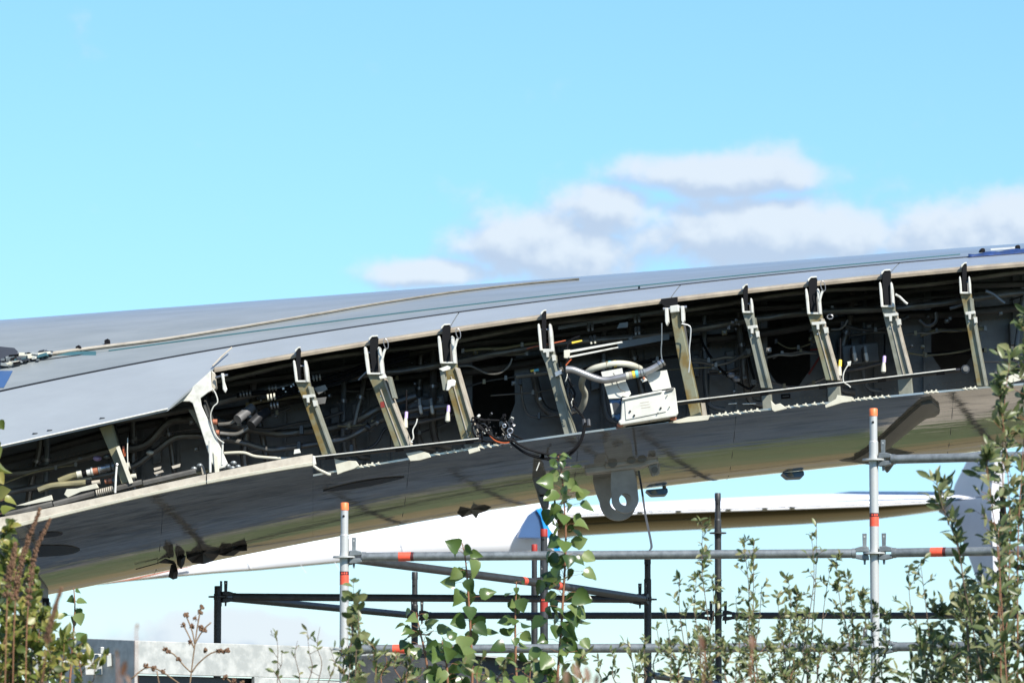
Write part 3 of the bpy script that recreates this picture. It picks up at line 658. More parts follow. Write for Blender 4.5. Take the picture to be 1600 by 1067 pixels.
# bay between the second and third bracket: unit with two rollers and hanging plugs
def roller_bay(x, y):
    o = MB().pp([(x - 28, y - 12), (x + 30, y - 18), (x + 32, y + 12), (x - 25, y + 20)], 27.75, .12).build('actuator_box', 'spar_grey', wing, bevel=.008)
    for dx in (-9, 9):
        MB().pp([(x + dx - 3, y - 12), (x + dx + 3, y - 13), (x + dx + 5, y + 9), (x + dx - 1, y + 10)], 27.5, .2).build('roller_arm', 'galv', o, bevel=.006)
        MB().pp([(x + dx - 2, y - 1), (x + dx + 4, y - 2), (x + dx + 6, y + 12), (x + dx + 1, y + 13)], 27.42, .06).build('roller', 'white_part', o, bevel=.008)
    MB().tp([(x - 26, y + 28, 27.6), (x, y + 24, 27.6), (x + 40, y + 14, 27.6)], 3, 8, 4).build('pipe', 'pipe_grey', o, True)
def plug(x, y, vi):
    o = MB().tp([(x + 1, y - 50, 27.4), (x + 1, y - 14, 27.12)], 1.4, 6).build('hanging_plug', 'black_rubber', wing, True)
    MB().tp([(x + 1, y - 16, 27.12), (x + .4, y - 6, 27.1)], 2.7, 9).build('sleeve', vi, o, True)
    q = P(x - .5, y + 2, 27.1); MB().tube([q + Vector((.002, 0, .035)), q + Vector((.001, 0, .02)), q, q + Vector((-.001, 0, -.022)), q + Vector((-.002, 0, -.03))], [.009, .012, .015, .016, .008], 10).build('plug_body', 'cream_bright', o, True)
roller_bay(664, 634); plug(634, 660, 'violet_band'); plug(700, 650, 'violet_band')
roller_bay(1343, 552); plug(1312, 579, 'yellow_band'); plug(1381, 573, 'violet_band')
pipe([(652, 654), (650, 662), (645, 672), (646, 684), (642, 690), (645, 691)], 27.0, 1.1, 'white_part', 'loose_wire', 4, n=5)
pipe([(1327, 568), (1322, 575), (1318, 584), (1318, 596), (1326, 602), (1329, 605)], 26.93, 1.0, 'white_part', 'loose_wire', 4, n=5)
MB().pp([(1324, 565), (1330, 564), (1329, 571), (1325, 572)], 26.99, .015).build('wire_tag', 'white_part', wing)
# third bay: open hole, hanging cable, wire bundle below
pipe([(708, 573), (735, 572), (760, 583), (780, 583), (795, 572), (800, 560)], 27.4, 1.8, 'pipe_grey', 'cable', n=6)
rr = random.Random(21)
o = pipe([(742, 655), (738, 668), (742, 680), (752, 688), (770, 690), (795, 690), (803, 684)], 26.98, 1.6, 'black_rubber', 'wire_bundle', 4, n=6)
for k in range(16):
    x, y = rr.uniform(738, 790), rr.uniform(650, 690)
    MB().tp([(x, y, 27.05), (x + rr.uniform(-14, 18), y + rr.uniform(-12, 12), 27.0), (x + rr.uniform(0, 30), y + rr.uniform(-4, 18), 27.02)], rr.uniform(.9, 1.8), 5, 4).build('wire', rr.choice(['black_rubber', 'black_rubber', 'dark_metal', 'pipe_grey']), o, True)
for k in range(34):
    x, y = rr.uniform(742, 806), rr.uniform(645, 694)
    MB().box(P(x, y, rr.uniform(26.96, 27.1)), [rr.uniform(.006, .022), .02, rr.uniform(.008, .03)], Euler((rr.uniform(-1, 1), rr.uniform(-1, 1), rr.uniform(-1, 1))).to_matrix()).build('connector', rr.choice(['steel', 'black_rubber', 'black_rubber', 'dark_metal', 'white_part', 'dark_metal', 'pipe_steel']), o, bevel=.002)
for x, y, r_ in ((797, 673, 4.2), (788, 665, 2.6), (795, 681, 2.4)):
    q = [P(x + r_ * math.cos(a), y + r_ * math.sin(a), 26.96) for a in np.linspace(0, 2 * math.pi, 12)]; MB().tube(q, .004, 6).build('ring', 'steel', o, True)
pipe([(762, 676), (771, 686), (778, 690), (788, 692), (796, 691)], 26.93, 1.1, 'orange_wire', 'wire', 4, o, 5)
pipe([(748, 668), (764, 678), (778, 686), (798, 688), (803, 685)], 26.93, 1.6, 'black_rubber', 'wire', 4, o, 6)
# blue-grey fairing plate and pipes of the fourth bay
MB().pp([(803, 560), (876, 548), (890, 684), (795, 690), (793, 660), (805, 630)], 27.92, .01).build('closing_plate', 'spar_grey', wing)
pipe([(806, 588), (840, 584), (868, 580), (880, 577)], 27.3, 4.2, 'pipe_grey')
ring(wing, 838, 578.5, 27.25, (8, -2), 2.2, 8, 'teal_band'); ring(wing, 832, 579, 27.25, (8, -2), 1.8, 6, 'yellow_band')
pipe([(814, 596), (816, 620), (821, 640), (830, 650), (850, 651), (866, 649)], 27.6, 2.0, 'pipe_grey')
pipe([(832, 575), (838, 602), (843, 625), (856, 642), (880, 647), (900, 640)], 27.7, 6, 'pipe_grey')
MB().ball(P(844, 623, 27.3), .011).build('fitting', 'white_part', wing, True)
for x, y in ((842, 650), (813, 596)): clampp(x, y, 27.55, .8)
# gearbox unit with its bracket plates
box = MB().pp([(972, 623), (1048, 608), (1050, 605), (1055, 606), (1060, 646), (1056, 650), (969, 664), (966, 658), (970, 655)], 26.86, .34, 0).build('gearbox', 'box_grey', wing, bevel=.006)
MB().pp([(976, 624), (1036, 612), (1041, 643), (978, 656)], 26.853, .01).build('cover_plate', 'box_grey', box, bevel=.002)
MB().pp([(972, 621.5), (1034, 609.5), (1034.6, 612.5), (972.6, 625)], 26.84, .03).build('cover_rim', 'white_part', box, bevel=.002)
MB().pp([(1040, 610), (1053, 605), (1053, 608), (1041, 612)], 26.845, .02).build('slot', 'matte_grey', box)
for x, y, r_ in ((984.5, 642.5, .006), (1032.5, 637.5, .006), (991, 649, .006), (1042.5, 618, .003), (1046, 636, .003), (1028, 645, .003)):
    MB().disc(P(x, y, 26.85), (0, 1, 0), r_, .012, 10).build('screw_hole', 'black_rubber', box)
for k in range(3):
    MB().pp([(1000 + k, 629 + 4 * k), (1014 + k, 627 + 4 * k), (1014 + k, 628 + 4 * k), (1000 + k, 630 + 4 * k)], 26.852, .003).build('stamped_line', 'cream', box)
MB().pp([(939, 581), (972, 575), (974, 585), (986, 615), (982, 620), (972, 619), (970, 622), (951, 623), (944, 600)], 26.96, .02).build('mount_plate', 'box_grey', box, bevel=.002)
MB().pp([(1008, 583), (1042, 578), (1049, 606), (1020, 611), (1014, 598)], 26.96, .02).build('mount_plate', 'box_grey', box, bevel=.002)
MB().pp([(951, 622), (970, 622), (972, 650), (968, 660), (958, 652)], 27.0, .1).build('shaded_side', 'blue_metal', box, bevel=.01)  # added blue block, puts the shade on the box's left side into colour
MB().pp([(953, 630), (956, 630), (960, 651), (957, 652)], 26.95, .03).build('flange', 'white_part', box)
MB().disc(P(962, 638, 26.99), (0, 1, 0), .035, .03, 18).build('drive_shaft', 'dark_metal', box, True)
for x, y, m in ((969, 664, 'copper'), (1052, 654, 'copper'), (986, 658, 'white_part'), (1034, 651, 'white_part'), (1014, 655, 'steel'), (973, 661, 'white_part')):
    MB().ball(P(x, y, 26.9), .016, 8, (1.4, 1, .8)).build('mount_bolt', m, box, True)
MB().pp([(975, 664), (1056, 650), (1056, 656), (1040, 660), (978, 668)], 27.0, .12).build('base_plate', 'matte_grey', box)
pipe([(958, 583), (962, 590), (965, 602), (970, 609), (977, 612)], 26.93, .8, 'pipe_grey', 'wire', 4, box, 5)
# silver hose in front of the gearbox and cream hose behind it
h = pipe([(884, 577), (896, 578), (912, 584), (930, 591), (946, 594), (968, 590), (990, 585), (1006, 582), (1022, 575), (1034, 567)], 26.9, 5.4, 'pipe_steel', 'hose', 5, n=14)
for x, y, m in ((980.5, 587, 'pipe_cream'), (985, 586, 'cream'), (990, 585, 'yellow_band'), (995, 584.2, 'teal_band')): ring(h, x, y, 26.9, (10, -2), 5.8, 4.4, m)
for x in (1003, 1007): ring(h, x, 583 - (x - 1003) * .3, 26.9, (10, -3), 6.8, 3, 'galv', 'hose_clamp')
for x, y in ((1031, 569), (1036, 566)): ring(h, x, y, 26.9, (10, -7), 6.6, 3, 'steel', 'hose_clamp')
MB().pp([(1001, 592), (1009, 590), (1012, 594), (1004, 597)], 26.9, .02).build('clamp_tab', 'white_part', h); MB().ball(P(1006, 591, 26.89), .008).build('clamp_screw', 'copper', h, True)
h2 = pipe([(905, 644), (912, 630), (914, 615), (909, 603), (912, 589), (925, 577), (945, 571), (965, 568), (985, 570), (1000, 576)], [27.5, 27.45, 27.4, 27.3, 27.2, 27.12, 27.1, 27.1, 27.15, 27.25], 5.0, 'pipe_cream', 'hose', 5, n=12)
for x, y, m in ((949, 570, 'olive'), (953, 569.3, 'teal_band'), (957, 569, 'black_rubber'), (961, 568.5, 'yellow_band')): ring(h2, x, y, 27.1, (10, -1), 5.5, 4, m)
# shelf rails and small terminals above the gearbox
MB().pp([(880, 549), (972, 533), (973, 535.5), (885, 552)], 27.05, .015).build('shelf_rail', 'white_part', wing)
MB().pp([(885, 557), (966, 541.5), (966, 543.5), (885, 560)], 27.06, .015).build('shelf_rail', 'white_part', wing)
MB().pp([(965, 534), (1046, 521), (1046, 530), (965, 545)], 27.4, .02).build('shelf_rail', 'spar_grey', wing)
MB().pp([(872, 510), (1046, 482), (1046, 487), (872, 515)], 27.45, .02).build('shelf_rail', 'spar_grey', wing)
MB().pp([(881, 547), (891, 546), (890, 557), (887, 560), (881, 559)], 27.02, .03).build('terminal', 'cream_bright', wing, bevel=.003)
for x, y in ((923, 533), (929, 532), (919, 513), (925, 512), (992, 500), (998, 499), (993, 519), (998, 518)):
    MB().tp([(x, y - 7, 27.35), (x + .5, y + 1, 27.33)], 2.6, 7).build('terminal_stud', 'pipe_grey', wing, True)
    MB().tp([(x + .5, y + 1, 27.3), (x + .8, y + 4.5, 27.3)], 1.8, 7).build('stud_tip', 'cream_bright' if y > 530 else 'pipe_grey', wing, True)
pipe([(823, 545), (838, 541), (852, 539), (866, 536), (884, 532)], 27.2, 1.1, 'orange_wire', 'wire', 4, n=5)
pipe([(886, 546), (888, 536), (896, 529), (906, 526)], 27.05, 1.6, 'black_rubber', 'wire', 4, n=5)
MB().pp([(893, 534), (909, 531), (910, 533), (894, 537)], 27.1, .015).build('connector', 'yellow_band', wing)
MB().pp([(968, 505), (981, 503), (981, 511), (964, 513)], 27.3, .03).build('connector', 'spar_grey', wing)
wb = pipe([(889, 559), (885, 570), (886, 585), (892, 602), (898, 615), (895, 630), (906, 645), (913, 655)], 27.0, 1.9, 'black_rubber', 'wire_bundle', 4, n=6)
for k in range(14):
    t = k / 13; x, y = 885 + 10 * t + rr.uniform(-4, 4), 580 + 50 * t
    MB().tp([(x, y, 26.99), (x + rr.uniform(-5, 5), y + 6, 26.98), (x + rr.uniform(-3, 6), y + 12, 26.99)], .9, 5, 3).build('wire', rr.choice(['black_rubber', 'dark_metal', 'white_part', 'black_rubber', 'black_rubber']), wb, True)
pipe([(884, 571), (890, 564), (893, 561)], 26.98, 1.0, 'orange_wire', 'wire', 3, wb, 5)
# black cables that loop below the wing
for off, pts in ((0, [(797, 690), (818, 706), (840, 714), (868, 718), (888, 712), (903, 697), (911, 680), (914, 662)]), (1, [(800, 687), (822, 700), (848, 708), (872, 711), (893, 704), (906, 690), (911, 675), (915, 660)])):
    o = pipe(pts, 26.86 - .02 * off, 2.1 - .3 * off, 'black_rubber', 'cable', 5, n=8)
    for x, y in ((848, 710), (884, 711)): MB().box(P(x, y + 1, 26.85), (.02, .02, .03)).build('cable_tie', 'black_rubber', o)
for x in (912, 919): MB().tp([(x, 656, 26.9), (x + 1, 666, 26.88)], 3.6, 8).build('connector', 'galv_shade_dark', wing, True)
MB().tp([(844, 713, 26.86), (838, 715, 26.86)], 1.0, 5).build('wire_end', 'white_part', wing, True)
MB().tp([(843, 722, 26.86), (838, 735, 26.86)], .9, 5).build('wire_end', 'white_part', wing, True)
# fifth to last bays
pipe([(1034, 505), (1034, 530), (1033, 550), (1035, 565)], 27.0, 1.0, 'galv', 'lock_wire', 4, n=5)
pipe([(1065, 506), (1078, 510), (1079, 525), (1077, 545), (1078, 562), (1076, 582)], 26.98, 1.0, 'galv_white', 'lock_wire', 4, n=5)
p = pipe([(1095, 528), (1104, 548), (1120, 570), (1136, 586), (1152, 597), (1170, 607), (1178, 602)], 27.6, 2.0, 'black_rubber', 'cable', 5, n=7)
for x, y in ((1143, 586), (1151, 592)): MB().ball(P(x, y, 27.55), .022, 8, (1.3, 1, 1)).build('connector', 'pipe_steel', p, True)
pipe([(1168, 545), (1172, 570), (1178, 590), (1177, 602)], 27.6, 2.0, 'black_rubber', 'cable', 4, n=6)
for x, y in ((1169, 549), (1178, 597)): MB().pp([(x - 4, y - 4), (x + 4, y - 4), (x + 4, y + 4), (x - 4, y + 4)], 27.5, .03).build('connector', 'pipe_grey', wing)
for k in range(7): MB().ball(P(1150 + rr.uniform(-12, 12), 506 + rr.uniform(-6, 8), 27.35), rr.uniform(.006, .014), 7).build('fitting', 'pipe_steel', wing, True)
MB().pp([(1266, 545), (1280, 544), (1280, 547), (1266, 548)], YSPAR - .012, .01).build('paint_mark', 'red_mark', wing)
MB().pp([(1262, 584), (1280, 556), (1283, 557), (1265, 585)], YSPAR - .012, .01).build('paint_mark', 'red_mark', wing)
pipe([(1298, 515), (1312, 514), (1320, 508), (1324, 500)], 27.5, 2, 'pipe_grey', 'cable', 4, n=6)
q = [P(1297 + 4.5 * math.cos(a), 495 + 3.5 * math.sin(a), 27.3) for a in np.linspace(0, 2 * math.pi, 12)]; MB().tube(q, .004, 5).build('wire_ring', 'pipe_steel', wing, True)
pipe([(1436, 500), (1446, 508), (1456, 508), (1463, 500), (1462, 488)], 27.6, 3, 'pipe_grey', 'hose', 5, n=8)
pipe([(1540, 455), (1552, 460), (1562, 468), (1570, 474)], 27.35, 3, 'pipe_grey', 'frayed_hose', 4, n=7)
pipe([(1484, 482), (1496, 479), (1504, 476)], 27.4, 3, 'pipe_grey', 'hose', 4, n=7)
for x, y in ((1228, 619), (1582, 572)):
    o = MB().pp([(x - 7, y - 3), (x + 7, y - 4), (x + 7, y + 3), (x - 7, y + 4)], YSPAR - .012, .01).build('placard', 'black_rubber', wing)
    MB().pp([(x - 5, y - .5), (x + 5, y - 1.3), (x + 5, y + .2), (x - 5, y + 1)], YSPAR - .015, .004).build('print', 'spar_grey', o)
for a, b in (((1138, 631), (1151, 630)), ((1160, 631), (1181, 630.5))): MB().tp([(*a, 27.0), (*b, 27.0)], .9, 5).build('edge_wire', 'white_part', wing, True)
MB().pp([(1550, 598), (1600, 578), (1700, 560), (1700, 568), (1570, 600)], 27.2, .02).build('torn_liner', 'pipe_cream', wing)

# small looms, clips and unions that fill the bays
rc = random.Random(77)
for a, b in zip(bays[2:-3], bays[3:-2]):
    for k in range(4):
        f0 = rc.uniform(.18, .9); x = a + (b - a) * rc.uniform(.0, .35); L = (b - a) * rc.uniform(.4, .95); Yd = rc.uniform(27.45, 27.9); sag = rc.uniform(-6, 14)
        pts = [(x + L * u, cav(x + L * u, f0) + sag * math.sin(u * math.pi) + rc.uniform(-3, 3)) for u in (0, .25, .5, .75, 1)]
        w_ = pipe(pts, Yd, rc.choice((1.2, 1.6, 2.2, 3.0)), rc.choice(('black_rubber', 'pipe_grey', 'dark_metal', 'pipe_grey', 'inner_dark', 'olive')), 'loom', 4, n=6)
        for u in rc.sample((0, 1, 2, 3, 4), 2):
            x_, y_ = pts[u]; MB().pp([(x_ - 2, y_ - 4), (x_ + 2, y_ - 4), (x_ + 2.4, y_ + 3), (x_ - 2.4, y_ + 3)], Yd - .02, .03).build('loom_clip', rc.choice(('pipe_grey', 'inner_dark', 'olive', 'pipe_grey')), w_)
    for k in range(2):
        x = a + (b - a) * rc.uniform(.2, .75); w0 = rc.uniform(-14, 14); Yd = rc.uniform(27.7, 27.92)
        if a in holes: continue
        v_ = pipe([(x, cav(x, .12)), (x + w0 * .2, cav(x, .35)), (x + w0, cav(x, .55)), (x + w0 * 1.6, cav(x, .75)), (x + w0 * 1.7 + 8, cav(x, .9)), (x + w0 * 1.8 + 30, cav(x, .93))], Yd, rc.uniform(3.5, 6), rc.choice(('pipe_grey', 'pipe_grey', 'spar_grey')), 'duct', 4, n=9)
        ring(v_, x + w0 * .6, cav(x, .45), Yd, (w0, 30), 7, 5, 'pipe_steel', 'duct_band')
        MB().pp([(x - 22, cav(x, .5)), (x - 8, cav(x, .49)), (x - 6, cav(x, .66)), (x - 20, cav(x, .68))], 27.95, .06).build('junction_box', 'spar_grey', wing, bevel=.006)
    for k in range(5):
        x = a + (b - a) * rc.uniform(.12, .9); f0 = rc.uniform(.2, .85); y = cav(x, f0); Yd = rc.uniform(27.4, 27.85); s_ = rc.uniform(2, 5)
        u_ = MB().pp([(x - s_, y - s_ * .8), (x + s_, y - s_), (x + s_ * 1.1, y + s_ * .7), (x - s_ * .9, y + s_)], Yd, .04).build('union_block', rc.choice(('pipe_grey', 'spar_grey', 'inner_dark', 'olive', 'pipe_grey')), wing, bevel=.003)
        MB().disc(P(x, y, Yd - .01), (0, 1, 0), s_ * .45 * S(27), .03, 8).build('union_nut', rc.choice(('pipe_steel', 'pipe_grey', 'pipe_grey')), u_, True)
# ------------------------------------------------------------------ fittings below the wing
# pylon lug: back plate and front plate with an eye
def ring_plate(cx, cy, rx, hole, top, Y, d, name, m, parent):
    n = 28; out = []; inn = []
    for k in range(n):
        a = 2 * math.pi * k / n; x, y = math.cos(a), math.sin(a)
        px, py = cx + rx * x, cy + rx * y
        if y < 0:
            f = min(1, -y * 1.25); px = cx + rx * x * 1.0 + (top[0] + (top[1] - top[0]) * (x + 1) / 2 - (cx + rx * x)) * f; py = cy + (top[2] + (top[3] - top[2]) * (x + 1) / 2 - cy) * f
        out.append((px, py)); inn.append((cx + hole * x, cy + hole * y))
    ov = [P(x, y, Y) for x, y in out]; iv = [P(x, y, Y) for x, y in inn]; e = Vector((0, d, 0))
    m_ = MB().add(ov + iv + [q + e for q in ov] + [q + e for q in iv], sum([[(i, (i + 1) % n, n + (i + 1) % n, n + i), (2 * n + i, 3 * n + i, 3 * n + (i + 1) % n, 2 * n + (i + 1) % n), (i, 2 * n + i, 2 * n + (i + 1) % n, (i + 1) % n), (n + i, n + (i + 1) % n, 3 * n + (i + 1) % n, 3 * n + i)] for i in range(n)], []))
    return m_.build(name, m, parent)
lug = ring_plate(966, 784, 29, 13, (912, 1002, 727, 717), 28.05, .06, 'pylon_lug', 'lug_grey', wing)
ring_plate(977, 780, 21, 9.5, (949, 993, 722, 714), 27.75, .07, 'front_plate', 'lug_grey', lug)
MB().disc(P(977, 780, 27.79), (0, 1, 0), 0.001, .001).build('eye_mark', 'matte_grey', lug)
MB().pp([(912, 728), (1024, 712), (1030, 722), (1000, 730), (915, 740)], 27.7, .45).build('lug_base', 'lug_grey', lug, bevel=.01)
MB().pp([(945, 720), (990, 713), (990, 724), (946, 731)], 27.66, .05).build('nut_strip', 'lug_grey', lug, bevel=.008)
for x, y in ((957, 723), (986, 717), (1003, 715)): MB().disc(P(x, y, 27.66), (0, 1, 0), .03, .05, 12).build('nut', 'matte_grey', lug, True)
def clevis(x, y, s, m='lug_grey'):
    o = MB().pp([(x - 11 * s, y - 10 * s), (x + 11 * s, y - 12 * s), (x + 9 * s, y + 2 * s), (x + 7 * s, y + 18 * s), (x, y + 20 * s), (x - 3 * s, y + 14 * s)], 27.75, .05).build('clevis', m, wing, bevel=.006)
    MB().pp([(x + 3 * s, y - 9 * s), (x + 13 * s, y - 10 * s), (x + 12 * s, y + 16 * s), (x + 7 * s, y + 19 * s), (x + 3 * s, y + 12 * s)], 27.9, .04).build('back_plate', m, o, bevel=.006)
    MB().disc(P(x + 4 * s, y + 10 * s, 27.74), (0, 1, 0), .02 * s, .04, 12).build('bolt', 'matte_grey', o, True)
clevis(1019, 724, 1.0); clevis(1061, 697, 1.0); clevis(843, 755, 1.15, 'matte_grey'); clevis(848, 780, .8, 'matte_grey'); clevis(862, 735, .9, 'lug_grey')
MB().tp([(866, 766, 27.7), (867, 785, 27.7), (873, 800, 27.7), (878, 808, 27.7)], 1.5, 6, 4).build('cable_end', 'black_rubber', wing, True)
# strut cover with a rounded end, lying on the lower skin
def on_bot(x, y, lift): return bot_at(x, min(bot_t(x, y), .999)) + Vector((0, -lift, -lift))
L1 = [(1468, 636), (1456, 625), (1440, 628), (1420, 645), (1395, 668), (1370, 690), (1350, 706), (1335, 714)]
L2 = [(1466, 640), (1460, 647), (1446, 650), (1432, 660), (1410, 678), (1388, 696), (1372, 706), (1362, 714)]
MB().grid([[on_bot(*q, .02) for q in L1], [on_bot((a[0] + b[0]) / 2, (a[1] + b[1]) / 2, .035) for a, b in zip(L1, L2)], [on_bot(*q, .02) for q in L2]], (0, .02, .02)).build('strut_cover', 'matte_grey', wing, True)
MB().pp([(1272, 716), (1300, 703), (1335, 700), (1400, 697), (1450, 690), (1462, 696), (1420, 709), (1398, 724), (1388, 738), (1380, 727), (1330, 720)], 28.4, .10).build('strut_foot', 'matte_grey', wing, bevel=.01)
# joints between the lower skin panels
for x, ln in ((255, -14), (640, -18), (905, -16), (1150, -15), (1490, -12)):
    MB().tube([bot_at(x + ln * t, t) + Vector((0, -.001, -.0005)) for t in (.02, .2, .4, .6, .8, .97)], .0022, 5).build('panel_joint', 'seal_dark', wing, True)
# small drain fairings under the crest
for x, y in ((1026, 767), (1239, 740)):
    yy = 28.9
    o = MB().prism([P(x - 17, y - 2, yy), P(x + 17, y - 5, yy), P(x + 18, y + 2, yy), P(x + 14, y + 5, yy), P(x - 8, y + 6, yy)], (0, .25, .0)).build('drain_fairing', 'blue_metal', wing, bevel=.008)
    MB().pp([(x - 10, y + 1), (x - 2, y - 2), (x + 2, y + 4), (x - 6, y + 5)], yy - .01, .02).build('duct_plate', 'galv', o)
    MB().tp([(x + 12, y - 8, 29.05), (x + 12, y - 3, 29.05)], 3, 8).build('stub', 'lug_grey', o, True)
for pg in ([(722, 792), (738, 797), (741, 804), (748, 797), (770, 790), (758, 788)],):
    MB().pp(pg, 28.9, .12).build('antenna', 'matte_grey', wing, bevel=.008)
# oval access recess in the shade, low at the left
MB().grid([[on_bot(x, 860 - (x - 64) * .03 + hw * k_, .004) for x, hw in zip((60, 72, 90, 104, 114, 120, 125), (9, 8.6, 8, 7, 5.4, 3.4, .5))] for k_ in (-1, 0, 1)], (0, .003, .003)).build('access_cover', 'black_gloss', wing, True)
MB().grid([[on_bot(x, 835 - (x - 66) * .06 + hw * k_, .004) for x, hw in zip((62, 74, 90, 98), (4, 4, 3, 1))] for k_ in (-1, 0, 1)], (0, .003, .003)).build('access_cover', 'black_gloss', wing, True)
MB().grid([[on_bot(x, 757 - (x - 560) * .17 + hw * k_, .004) for x, hw in zip((505, 520, 545, 575, 600, 620, 632), (.4, 2.4, 4.2, 4.6, 3.6, 2, .3))] for k_ in (-1, 0, 1)], (0, .003, .003)).build('access_cover', 'black_gloss', wing, True)

# ------------------------------------------------------------------ things lying on the wing
def on_top(x, y, h=.0): return top_at(x, top_t(x, y)) + Vector((0, 0, h))
pts = [(82, 553.5), (160, 543), (250, 532), (330, 519.5), (400, 508), (500, 491), (580, 477), (650, 466), (700, 458.5), (760, 451), (820, 444.5), (880, 439), (905, 437)]
q = smooth([on_top(x, max(y, crest(x) + .4), .008) for x, y in pts], 4); base = q[0]
o = MB(); n_ = len(q)
wd = [max(.0008, .009 - .0064 * min(1, i / (n_ * .55)) - .0018 * max(0, i / n_ - .55) / .45) for i in range(n_)]
o.grid([[p + Vector((0, -.03, -wd[i] * .9)) for i, p in enumerate(q)], [p + Vector((0, -.012, wd[i] * .9)) for i, p in enumerate(q)], [p + Vector((0, .02, wd[i] * .8)) for i, p in enumerate(q)]], (0, .006, -.008))
o = o.build('seal_strip', 'cream', None, True); tag(o, 'long pale cream seal strip lying loose along the top of the wing', 'seal strip')
rr = random.Random(8)
d = thing('debris_pile', on_top(60, 568), 'heap of broken dark and white scraps on the wing at the left edge', 'debris')
MB().add([on_top(-30, 575, .0), on_top(12, 571, .0), on_top(27, 562, .0), on_top(28, 559, .04), on_top(22, 556, .05), on_top(-30, 556, .07), on_top(-30, 560, -.02)], [(0, 1, 2, 3, 4, 5), (0, 6, 2, 1), (5, 4, 6), (4, 3, 2, 6)]).build('dark_sheet', 'seal_dark', d)
for k in range(46):
    x = rr.uniform(4, 82); y = 572 - (x / 82) * 17 + rr.uniform(-6, 6)
    c = on_top(x, y, .012 + rr.uniform(0, .015)); L = rr.uniform(.015, .10)
    MB().box(c, (L, rr.uniform(.02, .06), rr.uniform(.006, .02)), Euler((rr.uniform(-.4, .4), rr.uniform(-.35, .15), rr.uniform(-.3, .3))).to_matrix()).build('scrap', rr.choice(['white_part', 'cream_bright', 'seal_dark', 'black_rubber', 'seal_teal', 'spar_grey', 'seal_dark', 'galv']), d)
for a, b, c_, m in (((30, 558, .03), (38, 566, .0), 5, 'cream_bright'),): MB().box(on_top(34, 563, .025), (.035, .03, .045)).build('block', 'cream_bright', d, bevel=.002)
o = MB().grid([[on_top(x, y + .0, h) for x in frange(82, 150, 12)] for y, h in ((555, .0), (553, .012), (550, .006))], (0, 0, -.006)).build('teal_flap', 'seal_teal', d)
for x, y in ((167, 540), (122, 550)):
    MB().add([on_top(x - 4, y + 2, .0), on_top(x + 6, y + 1, .0), on_top(x + 5, y - 1, .03), on_top(x + 1, y - 1, .04), on_top(x - 4, y - 1, .03), on_top(x, y, -.02)], [(0, 1, 2, 3, 4), (0, 5, 1), (4, 3, 5), (3, 2, 5), (1, 5, 2), (0, 4, 5)]).build('rag', 'black_rubber', d)
# blue tarpaulin at the right end
t = thing('tarpaulin', on_top(1560, 394), 'crumpled blue tarpaulin weighted down on the wing at the right edge', 'tarpaulin')
rows = []
for i in range(6):
    f = i / 5; row = []
    for j, x in enumerate(frange(1513, 1720, 7)):
        lo = seam1(x) + 1.0 - .1 * (j < 3); hi = max(seam1(x) - .6 - 5.0 * min(1, (x - 1513) / 90), crest(x) + .3)
        y = lo + (hi - lo) * f; row.append(on_top(x, y, .006 + .006 * math.sin(j * 1.1 + i) * math.sin(f * 3.1) + .012 * math.sin(f * math.pi)))
    rows.append(row)
MB().grid(rows, (0, 0, -.004)).build('sheet', 'blue_tarp', t, 'all')
MB().grid([[on_top(x, seam1(x) - 2.5 - d_ * .6, .026) for x in frange(1548, 1586, 8)] for d_ in (0, 3)], (0, 0, -.004)).build('white_patch', 'white_part', t)
for x, y in ((1535, 394), (1590, 389)):
    MB().pp([(x - 5, y + 2), (x - 3, y - 6), (x + 4, y - 7), (x + 5, y + 1)], top_at(x, top_t(x, y)).y - .03, .10).build('weight', 'black_rubber', t, bevel=.01)
# torn black plastic hanging below the wing
s2_ = None
s = thing('torn_plastic', P(300, 866, 28.3), 'torn black plastic sheeting hanging under the wing at the left', 'plastic sheet')
def rag(pg, Y, name='flap'):
    n = len(pg); cx = sum(a for a, b in pg) / n; cy = sum(b for a, b in pg) / n
    v = [P(x, y, Y + .06 * math.sin(x * .21 + y * .13)) for x, y in pg] + [P(cx, cy, Y - .06)]
    m = MB().add(v + [q + Vector((0, .012, 0)) for q in v], [(i, (i + 1) % n, n) for i in range(n)] + [((i + 1) % n + n + 1, i + n + 1, 2 * n + 1) for i in range(n)] + [(i, i + n + 1, (i + 1) % n + n + 1, (i + 1) % n) for i in range(n)])
    m.build(name, 'black_scrap' if s is not s2_ else 'matte_grey', s)
rag([(290, 861), (298, 851), (312, 849), (320, 853), (335, 852), (345, 858), (342, 866), (333, 876), (318, 881), (300, 879), (292, 872)], 28.25)
rag([(340, 857), (360, 852), (376, 850), (386, 851), (386, 860), (374, 861), (365, 868), (350, 868), (342, 866)], 28.3)
rag([(256, 862), (260, 857), (270, 856), (273, 861), (270, 868), (264, 872), (258, 868)], 28.2)
rag([(275, 866), (282, 864), (290, 868), (288, 880), (283, 889), (277, 882)], 28.2)
rag([(267, 882), (274, 879), (278, 892), (277, 903), (270, 905), (263, 901)], 28.2)
rag([(246, 879), (258, 872), (272, 876), (275, 881), (262, 880)], 28.2)
MB().tp([(212, 889, 28.25), (248, 879, 28.2)], .8, 5).build('shred', 'black_scrap', s)
s2 = thing('hanging_rag', P(735, 795, 28.6), 'small torn grey flap hanging under the wing mid span', 'plastic flap'); s_old = s; s = s2; s2_ = s2
rag([(690, 790), (706, 784), (735, 782), (760, 783), (772, 789), (760, 798), (748, 802), (744, 810), (738, 803), (722, 808), (712, 799)], 28.6)
s = s_old
